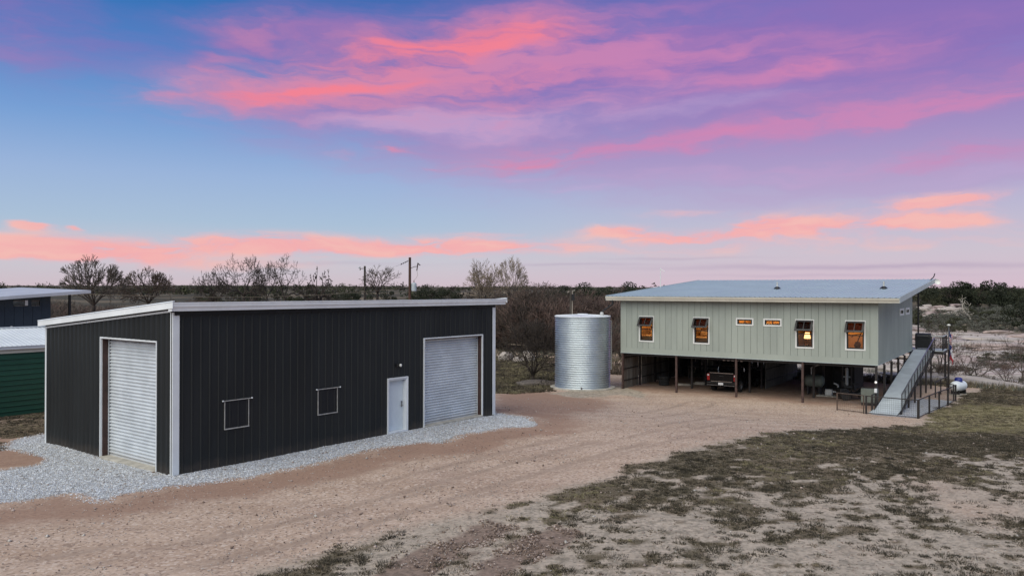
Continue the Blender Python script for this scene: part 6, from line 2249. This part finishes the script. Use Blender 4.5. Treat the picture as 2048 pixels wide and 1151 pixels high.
def fork_tree(seed, stems, l0, r0, levels, spread, ratio=(0.72, 0.9), ang=(14, 34), up=0.05, wob=0.10, rmin=0.010, trunk_h=0.6, trunk_r=0.16, side=0.35, bark=None, twig=None):
    """a leafless tree that forks again and again into fine twigs"""
    R_ = random.Random(seed)
    mt, mb = MB(), MB()

    def limb(p, d, ln, r, lv):
        m_ = mt if lv <= 1 else mb
        sides = 6 if lv == 0 else (4 if lv <= 2 else 3)
        q, dd = p, d
        mids = []
        nseg = 3 if lv <= 2 else 2
        for k in range(nseg):
            dd = (dd + Vector((R_.gauss(0, 1), R_.gauss(0, 1), R_.gauss(0, 0.8))) * wob + Vector((0, 0, up))).normalized()
            e = q + dd * (ln / nseg)
            r2 = max(rmin, r * 0.90)
            m_.tube(q, e, r, r2, sides, False)
            mids.append((e, dd, r2))
            q, r = e, r2
        if lv >= levels:
            return
        n_ = 2 if R_.random() > 0.22 else 3
        ph = R_.uniform(0, 6.28)
        ax = dd.cross(Vector((0.3, 0.2, 1))).normalized()
        bx = dd.cross(ax)
        for k in range(n_):
            a_ = ph + k * 2 * math.pi / n_ + R_.uniform(-.5, .5)
            t_ = R(R_.uniform(*ang))
            nd = (dd * math.cos(t_) + (ax * math.cos(a_) + bx * math.sin(a_)) * math.sin(t_)).normalized()
            limb(q, nd, ln * R_.uniform(*ratio), max(rmin, r * 0.74), lv + 1)
        if R_.random() < side and lv >= 1:
            e, d2, r2 = mids[0]
            a_ = R_.uniform(0, 6.28)
            nd = (d2 * 0.5 + (ax * math.cos(a_) + bx * math.sin(a_))).normalized()
            limb(e, nd, ln * 0.6, max(rmin, r2 * 0.5), min(levels, lv + 2))
    base = Vector((0, 0, -0.3))
    top = Vector((R_.uniform(-.1, .1), R_.uniform(-.1, .1), trunk_h))
    if trunk_h > 0.05:
        mt.tube(base, top, trunk_r * 1.15, trunk_r * 0.9, 9, False)
    for k in range(stems):
        a_ = 2 * math.pi * (k + R_.uniform(-.3, .3)) / stems
        t_ = R(spread) * R_.uniform(0.45, 1.05) if stems > 1 else R(6)
        limb(top.copy(), Vector((math.cos(a_) * math.sin(t_), math.sin(a_) * math.sin(t_), math.cos(t_))), l0 * R_.uniform(0.8, 1.15), r0, 0)
    return mt.mesh('trunk', bark), mb.mesh('branches', twig)


def top_of(ms):
    z = np.concatenate([np.array([v.co.z for v in me.vertices]) for me in ms if len(me.vertices)])
    return float(np.percentile(z, 98.5))


# named bare trees on the left skyline
SKY_TREES = [
    (186, 66, 7.95, 'bare vase-shaped tree rising over the slate house roof', dict(seed=11, stems=9, l0=0.80, r0=0.075, levels=6, spread=62, up=0.02, wob=0.06, ang=(9, 25), ratio=(0.76, 0.9), trunk_h=4.4), M_BARK, M_BARKG),
    (296, 72, 7.25, 'low spreading bare tree right of the vase-shaped one', dict(seed=12, stems=9, l0=0.66, r0=0.06, levels=6, spread=74, up=0.02, wob=0.08, ang=(12, 32), trunk_h=4.3), M_BARK, M_TWIG),
    (425, 86, 7.75, 'bare tree at the left of the skyline clump', dict(seed=13, stems=6, l0=0.80, r0=0.08, levels=6, spread=72, up=0.0, ang=(18, 46), trunk_h=3.9, wob=0.13), M_BARK, M_BARK),
    (488, 84, 8.85, 'tall round-headed bare tree in the skyline clump', dict(seed=14, stems=6, l0=0.95, r0=0.09, levels=6, spread=66, up=0.0, ang=(18, 46), trunk_h=4.2, wob=0.13), M_BARK, M_BARK),
    (532, 90, 8.4, 'bare tree at the right of the skyline clump', dict(seed=15, stems=5, l0=0.85, r0=0.08, levels=6, spread=64, up=0.0, ang=(18, 46), trunk_h=4.4, wob=0.13), M_BARK, M_BARK),
    (572, 82, 9.0, 'slender open-branched bare tree standing clear of the clump', dict(seed=36, stems=4, l0=1.25, r0=0.09, levels=5, spread=62, up=0.0, ang=(20, 50), ratio=(0.62, 0.82), trunk_h=4.2, trunk_r=0.14, wob=0.16, rmin=0.016, side=0.5), M_BARK, M_BARK),
    (632, 84, 7.7, 'stubby pruned tree with a drooping limb', dict(seed=17, stems=6, l0=1.1, r0=0.15, levels=4, spread=88, ang=(22, 56), ratio=(0.55, 0.78), trunk_h=3.6, trunk_r=0.30, wob=0.22, up=0.0, rmin=0.04), M_BARK, M_BARK),
    (756, 112, 8.7, 'bare tree behind the slim utility pole', dict(seed=18, stems=6, l0=0.85, r0=0.09, levels=5, spread=62, ang=(16, 40), trunk_h=4.8, up=0.01), M_BARK, M_TWIG),
    (968, 92, 8.5, 'tall pale-twigged bare tree beyond the shed roof', dict(seed=19, stems=7, l0=1.0, r0=0.09, levels=6, spread=56, up=0.04, ang=(12, 32), trunk_h=4.0), M_BARKG, M_TWIG3),
    (1025, 95, 9.2, 'pale-topped bare tree behind the end of the shed roof', dict(seed=20, stems=6, l0=1.05, r0=0.09, levels=6, spread=48, up=0.04, ang=(12, 32), trunk_h=4.4), M_BARKG, M_TWIG3),
]
WIDTHS = {186: 4.6, 296: 4.5, 425: 3.6, 488: 4.2, 532: 2.8, 572: 3.6, 632: 2.9, 756: 4.2, 968: 4.1, 1025: 3.6}
for u, y, top, lab, kw, bark, twig in SKY_TREES:
    x, y, z = spot(u, y)
    kw.setdefault('rmin', 0.017)
    ms = fork_tree(bark=bark, twig=twig, **kw)
    s = (top - z) / top_of(ms)
    hh = top_of(ms) * 0.5
    me_all = [v.co for me in ms for v in me.vertices if v.co.z > hh]
    off = sum(c.x for c in me_all) / len(me_all) * s
    hw = float(np.percentile([abs(c.x - off / s) for c in me_all], 96))
    sx = WIDTHS[u] / 2 / hw
    off = off / s * sx
    place_tree('bare_tree', lab, 'tree', ms, (x - off, y, z), 0.0, (sx, sx, s))

# dark spreading tree beside the water tank, over a grey soil mound
x, y = on_ground(1066, 766)
ms = fork_tree(41, 8, 0.85, 0.07, 7, 46, bark=M_BARK, twig=M_BARK, trunk_h=0.45, trunk_r=0.15, ang=(14, 38), up=0.03, rmin=0.012)
place_tree('bare_tree', 'dark many-stemmed bare tree left of the water tank', 'tree', ms, (x, y, gz(x, y)), 0.4, (3.1 / top_of(ms), 3.1 / top_of(ms), 4.4 / top_of(ms)))
o = link('soil_mound', rock_mesh('soil_mound', 77, 1.7, 0.9, 0.5, M_BARN2), loc=(x + 0.3, y - 0.9, gz(x, y - 1) - 0.12))
tag(o, 'low grey mound of soil under the bare tree by the tank', 'mound')

# brush variants, shared by many bushes
BR = [fork_tree(60 + k, 8, 0.55, 0.026, 5, 50, bark=[M_BARK, M_BARKG][k % 2], twig=[M_TWIG, M_TWIG2, M_TWIG, M_BARKG, M_TWIG2, M_BARK][k], trunk_h=0.0, ang=(12, 36), rmin=0.008, up=0.05) for k in range(6)]
BRH = [top_of(m) for m in BR]
MID = [fork_tree(80 + k, [5, 6, 4, 6][k], 1.0, 0.06, 6, [50, 42, 46, 58][k], bark=[M_BARK, M_BARKG][k % 2], twig=[M_BARK, M_TWIG, M_TWIG2, M_TWIG][k], trunk_h=0.9, trunk_r=0.11, ang=(14, 36), rmin=0.011) for k in range(4)]
MIDH = [top_of(m) for m in MID]


def third(u, lo, hi):
    f = (u - lo) / (hi - lo)
    return ', toward the left end' if f < 0.33 else (', about midway' if f < 0.67 else ', toward the right end')


def brush(n, ufn, yfn, hfn, lab, group, ok=lambda x, y: True, seed=0, kinds=BR, hs=BRH, name='bare_bush', cat='bush'):
    r_ = random.Random(seed)
    us = sorted(ufn(random.Random(k)) for k in range(200))
    span = (us[0], us[-1])
    c = 0
    tries = 0
    while c < n and tries < n * 20:
        tries += 1
        y = yfn(r_)
        u = ufn(r_)
        x = (u - CX) / F_PX * y
        if not ok(x, y):
            continue
        k = r_.randrange(len(kinds))
        h = hfn(r_, u, y)
        s = h / hs[k]
        place_tree(name, lab + third(u, *span), cat, kinds[k], (x, y, gz(x, y) - 0.03), r_.uniform(0, 6.28), (s * r_.uniform(0.9, 1.5), s * r_.uniform(0.9, 1.5), s), group)
        c += 1


brush(80, lambda r_: r_.uniform(955, 1300), lambda r_: 86 + 34 * r_.random() ** 1.3, lambda r_, u, y: r_.uniform(2.6, 5.6),
      'tangled leafless bush in the brown thicket behind the water tank', 'bushes of the thicket behind the tank', seed=1)
brush(22, lambda r_: r_.uniform(960, 1290), lambda r_: 88 + 40 * r_.random(), lambda r_, u, y: r_.uniform(5.2, 7.2),
      'leafless tree standing up out of the brown thicket behind the tank', 'trees of the thicket behind the tank', seed=2, kinds=MID, hs=MIDH, name='thicket_tree', cat='tree')
brush(150, lambda r_: r_.uniform(60, 960), lambda r_: 66 + 85 * r_.random(), lambda r_, u, y: r_.uniform(2.0, 4.0) * (0.7 + y / 300),
      'leafless brown bush in the scrub beyond the shed roof', 'bushes in the scrub beyond the shed', seed=3)
brush(16, lambda r_: r_.uniform(330, 960), lambda r_: 95 + 60 * r_.random(), lambda r_, u, y: r_.uniform(4.0, 5.6),
      'leafless tree in the scrub beyond the shed roof', 'trees in the scrub beyond the shed', seed=4, kinds=MID, hs=MIDH, name='scrub_tree', cat='tree')
# between tank and house, and seen under the house
brush(16, lambda r_: r_.uniform(1200, 1330), lambda r_: 70 + 20 * r_.random(), lambda r_, u, y: r_.uniform(2.5, 4.8),
      'leafless bush in the gap between the tank and the house', 'bushes between tank and house', seed=5)
brush(12, lambda r_: r_.uniform(1540, 1620), lambda r_: 80 + 20 * r_.random(), lambda r_, u, y: r_.uniform(3.5, 5.5),
      'dark tree seen through the open carport', 'trees seen through the carport', seed=6, kinds=MID, hs=MIDH, name='grove_tree', cat='tree')
# river banks
brush(20, lambda r_: r_.uniform(1860, 2060), lambda r_: 60 + 50 * r_.random() ** 1.6, lambda r_, u, y: r_.uniform(0.7, 1.7),
      'low leafless bush among the river bed rocks', 'bushes among the river rocks', seed=7, ok=lambda x, y: 0.8 * x + 0.6 * y > 62)
for u, yy, h, ln, lab, sd in ((1872, 63, 4.4, (0.35, 0), 'bare tree leaning over the rocks behind the porch railing', 3), (1925, 66, 3.9, (0.9, 0), 'bare tree leaning right behind the propane tank', 4),
                              (1950, 70, 4.3, (0.2, 0), 'bare thin tree on the rocks right of the flags', 5), (2046, 74, 4.0, (-0.1, 0), 'bare bush-like tree at the right edge on the rocks', 6)):
    x, y, z = spot(u, yy)
    ms = fork_tree(130 + sd, 4, 1.3, 0.085, 5, 55, bark=M_BARKG, twig=M_TWIG, trunk_h=0.9, trunk_r=0.12, ang=(16, 42), wob=0.14)
    tt = place_tree('bare_tree', lab, 'tree', ms, (x, y, z), 0, h / top_of(ms))
    tt.rotation_euler = (0, ln[0] * 0.6, 0)
# bleached dead tree on the far bank
x, y, z = spot(1943, 188)
ms = tree_meshes('t', seed=150, h=3.4, r=0.34, maxl=3, bark=M_BLEACH, twig=M_BLEACH, kids=[4, 3, 2], angle=(40, 80), ratio=(0.5, 0.8), wob=0.25, first=0.4, rmin=0.05, up=0.05)
zm = max(v.co.z for me in ms for v in me.vertices)
place_tree('dead_tree', 'bleached white dead tree on the far river bank', 'tree', ms, (x, y, z), 1.2, 6.4 / zm)


# ------------------------------------------------------------------ leafy crowns
def crown_mesh(name, seed, lobes, leaves, size, m_, flat=0.75, holes=0.5):
    """leaf-sized quads in clumps through a lobed crown, gaps between clumps"""
    r_ = np.random.default_rng(seed)
    C = []
    for k in range(lobes):
        a = r_.uniform(0, 6.28)
        rad = r_.uniform(0, 0.72) ** 0.7
        C.append((rad * math.cos(a), rad * math.sin(a), r_.uniform(0.15, 0.95) * (1 - 0.35 * rad), r_.uniform(0.12, 0.25)))
    C = np.array(C)
    which = r_.integers(0, lobes, leaves)
    d = r_.normal(0, 1, (leaves, 3))
    d /= np.linalg.norm(d, axis=1)[:, None]
    rad = C[which, 3] * r_.uniform(0.35, 1.0, leaves) ** 0.5
    P = C[which, :3] + d * rad[:, None] * np.array([1.15, 1.15, flat])
    P[:, 2] = np.maximum(P[:, 2], 0.02)
    nrm = d + r_.normal(0, 0.7, (leaves, 3))
    nrm /= np.linalg.norm(nrm, axis=1)[:, None]
    t1 = np.cross(nrm, r_.normal(0, 1, (leaves, 3)))
    t1 /= np.linalg.norm(t1, axis=1)[:, None] + 1e-9
    t2 = np.cross(nrm, t1)
    s = size * r_.uniform(0.5, 1.3, leaves)[:, None]
    V = np.stack([P - t1 * s - t2 * s * 0.5, P + t1 * s * 0.4 - t2 * s * 0.7, P + t1 * s + t2 * s * 0.4, P - t1 * s * 0.3 + t2 * s * 0.8], 1).reshape(-1, 3)
    Fc = np.arange(len(V)).reshape(-1, 4)
    return np_mesh(name, V, Fc, m_)


def trunk_mesh(seed, m_):
    R_ = random.Random(seed)
    mb, mb2 = MB(), MB()
    grow(mb, mb, Vector((0, 0, -0.05)), Vector((0, 0, 1)), 0.42, 0.05, 0, 2, R_, dict(BASE, rmin=0.006, kids=[4, 3], angle=(30, 60), ratio=(0.6, 0.9), trunk_lv=9, first=0.3))
    return mb.mesh('trunk', m_)


EV = []
for k in range(5):
    EV.append((trunk_mesh(200 + k, M_BARK), crown_mesh('crown', 210 + k, 20, 5200, 0.021, M_LEAF if k < 3 else M_LEAF2)))
SG = [(trunk_mesh(230 + k, M_BARKG), crown_mesh('crown', 240 + k, 14, 1800, 0.032, M_SAGEB if k != 2 else M_LEAF2, flat=0.8)) for k in range(4)]


def leafy(n, ufn, yfn, hfn, lab, group, kinds, seed, name='evergreen_tree', cat='tree', wide=(0.75, 1.2), ok=lambda x, y: True, lift=0.0):
    r_ = random.Random(seed)
    us = sorted(ufn(random.Random(k)) for k in range(200))
    span = (us[0], us[-1])
    c = tries = 0
    while c < n and tries < n * 20:
        tries += 1
        y = yfn(r_)
        u = ufn(r_)
        x = (u - CX) / F_PX * y
        if not ok(x, y):
            continue
        h = hfn(r_, u, y)
        wd = h * r_.uniform(*wide)
        place_tree(name, lab + third(u, *span), cat, kinds[r_.randrange(len(kinds))], (x, y, gz(x, y) + lift), r_.uniform(0, 6.28), (wd, wd, h), group, ('trunk', 'crown'))
        c += 1


# evergreen ridge line behind the tank, left ridge, right bank
leafy(34, lambda r_: r_.uniform(1060, 1395), lambda r_: r_.uniform(150, 250), lambda r_, u, y: r_.uniform(4.2, 7.2), 'dark evergreen oak on the ridge between the shed and the house',
      'evergreen oaks on the ridge behind the tank', EV[:3], 11)
leafy(16, lambda r_: r_.uniform(1120, 1350), lambda r_: r_.uniform(112, 150), lambda r_, u, y: r_.uniform(4.0, 6.0), 'dark evergreen oak at the back of the thicket',
      'evergreen oaks at the back of the thicket', EV, 12)
for u, yy, h, lab in ((898, 260, 6.4, 'small round evergreen alone on the field edge'), (868, 270, 6.6, 'broad evergreen just right of the transformer'), (846, 275, 5.6, 'lower evergreen touching the transformer on its right'),
                      (768, 240, 6.0, 'domed evergreen between the two utility poles'), (700, 250, 5.4, 'evergreen left of the slim utility pole'), (1172, 205, 8.2, 'broad dark oak on the skyline left of the house roof'), (1250, 200, 8.4, 'tall dark oak on the skyline above the tank pipe'), (1276, 212, 8.0, 'dark oak on the skyline touching the tall one above the pipe'), (1345, 195, 7.6, 'dark oak on the skyline beside the roof mast'), (905, 90, 3.4, 'rounded dark bush in front of the dry field'),
                      (1905, 225, 9.0, 'tall evergreen oak just right of the house roof'), (1957, 222, 9.6, 'tallest evergreen oak on the right skyline'), (2056, 160, 6.4, 'evergreen oak cut by the right edge of the picture')):
    x, y, z = spot(u, yy)
    place_tree('evergreen_tree', lab, 'tree', EV[int(u) % 3], (x, y, z), u, (h * 1.0, h * 1.0, h), None, ('trunk', 'crown'))
leafy(30, lambda r_: r_.uniform(380, 720), lambda r_: r_.uniform(200, 330), lambda r_, u, y: r_.uniform(2.0, 5.0), 'small dark evergreen on the left ridge', 'small evergreens on the left ridge', EV, 13)
leafy(50, lambda r_: r_.uniform(1850, 2090), lambda r_: r_.uniform(215, 330), lambda r_, u, y: r_.uniform(3.2, 5.4), 'evergreen oak in the scrub of the right bank', 'evergreen oaks of the right bank', EV, 14)
leafy(130, lambda r_: r_.uniform(1835, 2090), lambda r_: r_.uniform(150, 222), lambda r_, u, y: r_.uniform(1.2, 2.6), 'grey sage bush on the far river bank', 'sage bushes of the far bank', SG, 15, 'sage_bush', 'bush', (0.9, 1.6))
leafy(30, lambda r_: r_.uniform(1450, 1860), lambda r_: r_.uniform(180, 300), lambda r_, u, y: r_.uniform(3.0, 6.0), 'evergreen oak showing just over the house roof', 'evergreen oaks behind the house roof', EV, 16)
leafy(24, lambda r_: r_.uniform(1860, 2080), lambda r_: r_.uniform(62, 120), lambda r_, u, y: r_.uniform(0.5, 1.1), 'low dull shrub between the river bed slabs', 'shrubs between the river slabs', SG, 17, 'river_shrub', 'shrub', (1.2, 2.4),
      lambda x, y: 0.8 * x + 0.6 * y > 62)


def far_woods():
    """wooded ridges near the horizon: a mass of crowns nobody could count"""
    r_ = np.random.default_rng(5)
    n = 5200
    az = r_.uniform(-0.72, 0.72, n)
    d = 330 + 1900 * r_.uniform(0, 1, n) ** 1.7
    x, y = d * np.sin(az), d * np.cos(az)
    clump = fbm(x / 160, y / 160, 71, 3)
    ok = clump > 0.43 + 0.14 * r_.uniform(0, 1, n)
    x, y, d = x[ok], y[ok], d[ok]
    n = len(x)
    z = ground_z(x, y)
    q = 60
    h = r_.uniform(1.8, 5.2, n) * r_.uniform(0.6, 1.2, n)
    w = h * r_.uniform(0.6, 1.1, n)
    P = r_.normal(0, 0.42, (n, q, 3))
    P[..., 2] = np.abs(P[..., 2]) * 0.9 + 0.15
    P = np.clip(P, -1, 1.1) * np.stack([w, w, h], -1)[:, None, :] + np.stack([x, y, z], -1)[:, None, :]
    t1 = r_.normal(0, 1, (n, q, 3))
    t2 = r_.normal(0, 1, (n, q, 3))
    s = (0.2 * h)[:, None, None]
    V = np.stack([P - t1 * s * 0.5, P + t2 * s * 0.5, P + t1 * s * 0.5], 2).reshape(-1, 3)
    Fc = np.arange(len(V)).reshape(-1, 3)
    o = link('far_woods', np_mesh('far_woods', V, Fc, None, np.repeat(r_.integers(0, 3, n), q), [M_LEAF, M_BARK, M_LEAF2]))
    tag(o, 'dark evergreen woods covering the far ridges', 'woods', kind='stuff')


far_woods()


def dry_scrub():
    """knee-high dry grass and twigs over the rough land"""
    r_ = np.random.default_rng(8)
    n = 30000
    az = r_.uniform(-0.66, 0.66, n)
    d = 64 + 130 * r_.uniform(0, 1, n) ** 1.5
    x, y = d * np.sin(az), d * np.cos(az)
    q = 0.8 * x + 0.6 * y
    rocky = (q > 62) & (q < 200)
    ok = (~rocky | (fbm(x / 5, y / 4, 81, 3) > 0.56)) & (poly_sd(x, y, BACKLAWN) < 0)
    x, y = x[ok], y[ok]
    n = len(x)
    z = ground_z(x, y)
    nb = 7
    a = r_.uniform(0, 6.28, (n, nb))
    rr = r_.uniform(0, 0.35, (n, nb))
    h = r_.uniform(0.15, 0.55, (n, 1)) * r_.uniform(0.5, 1.2, (n, nb))
    bx, by = x[:, None] + rr * np.cos(a), y[:, None] + rr * np.sin(a)
    bz = np.repeat(z[:, None], nb, 1) - 0.02
    lx, ly = r_.normal(0, 0.3, (n, nb)) * h, r_.normal(0, 0.3, (n, nb)) * h
    w = 0.035
    wa = r_.uniform(0, 6.28, (n, nb))
    V = np.stack([np.stack([bx - w * np.cos(wa), by - w * np.sin(wa), bz], -1), np.stack([bx + w * np.cos(wa), by + w * np.sin(wa), bz], -1), np.stack([bx + lx, by + ly, bz + h], -1)], 2).reshape(-1, 3)
    Fc = np.arange(len(V)).reshape(-1, 3)
    tone = np.repeat(np.digitize(fbm(x / 9, y / 9, 83, 3) + r_.uniform(-.1, .1, n), [0.45, 0.56]), nb)
    o = link('dry_scrub', np_mesh('dry_scrub', V, Fc, None, tone, [M_TWIG, M_STRAW, M_SAGEB]))
    tag(o, 'knee-high dry grass and twigs over the rough land', 'scrub', kind='stuff')


dry_scrub()
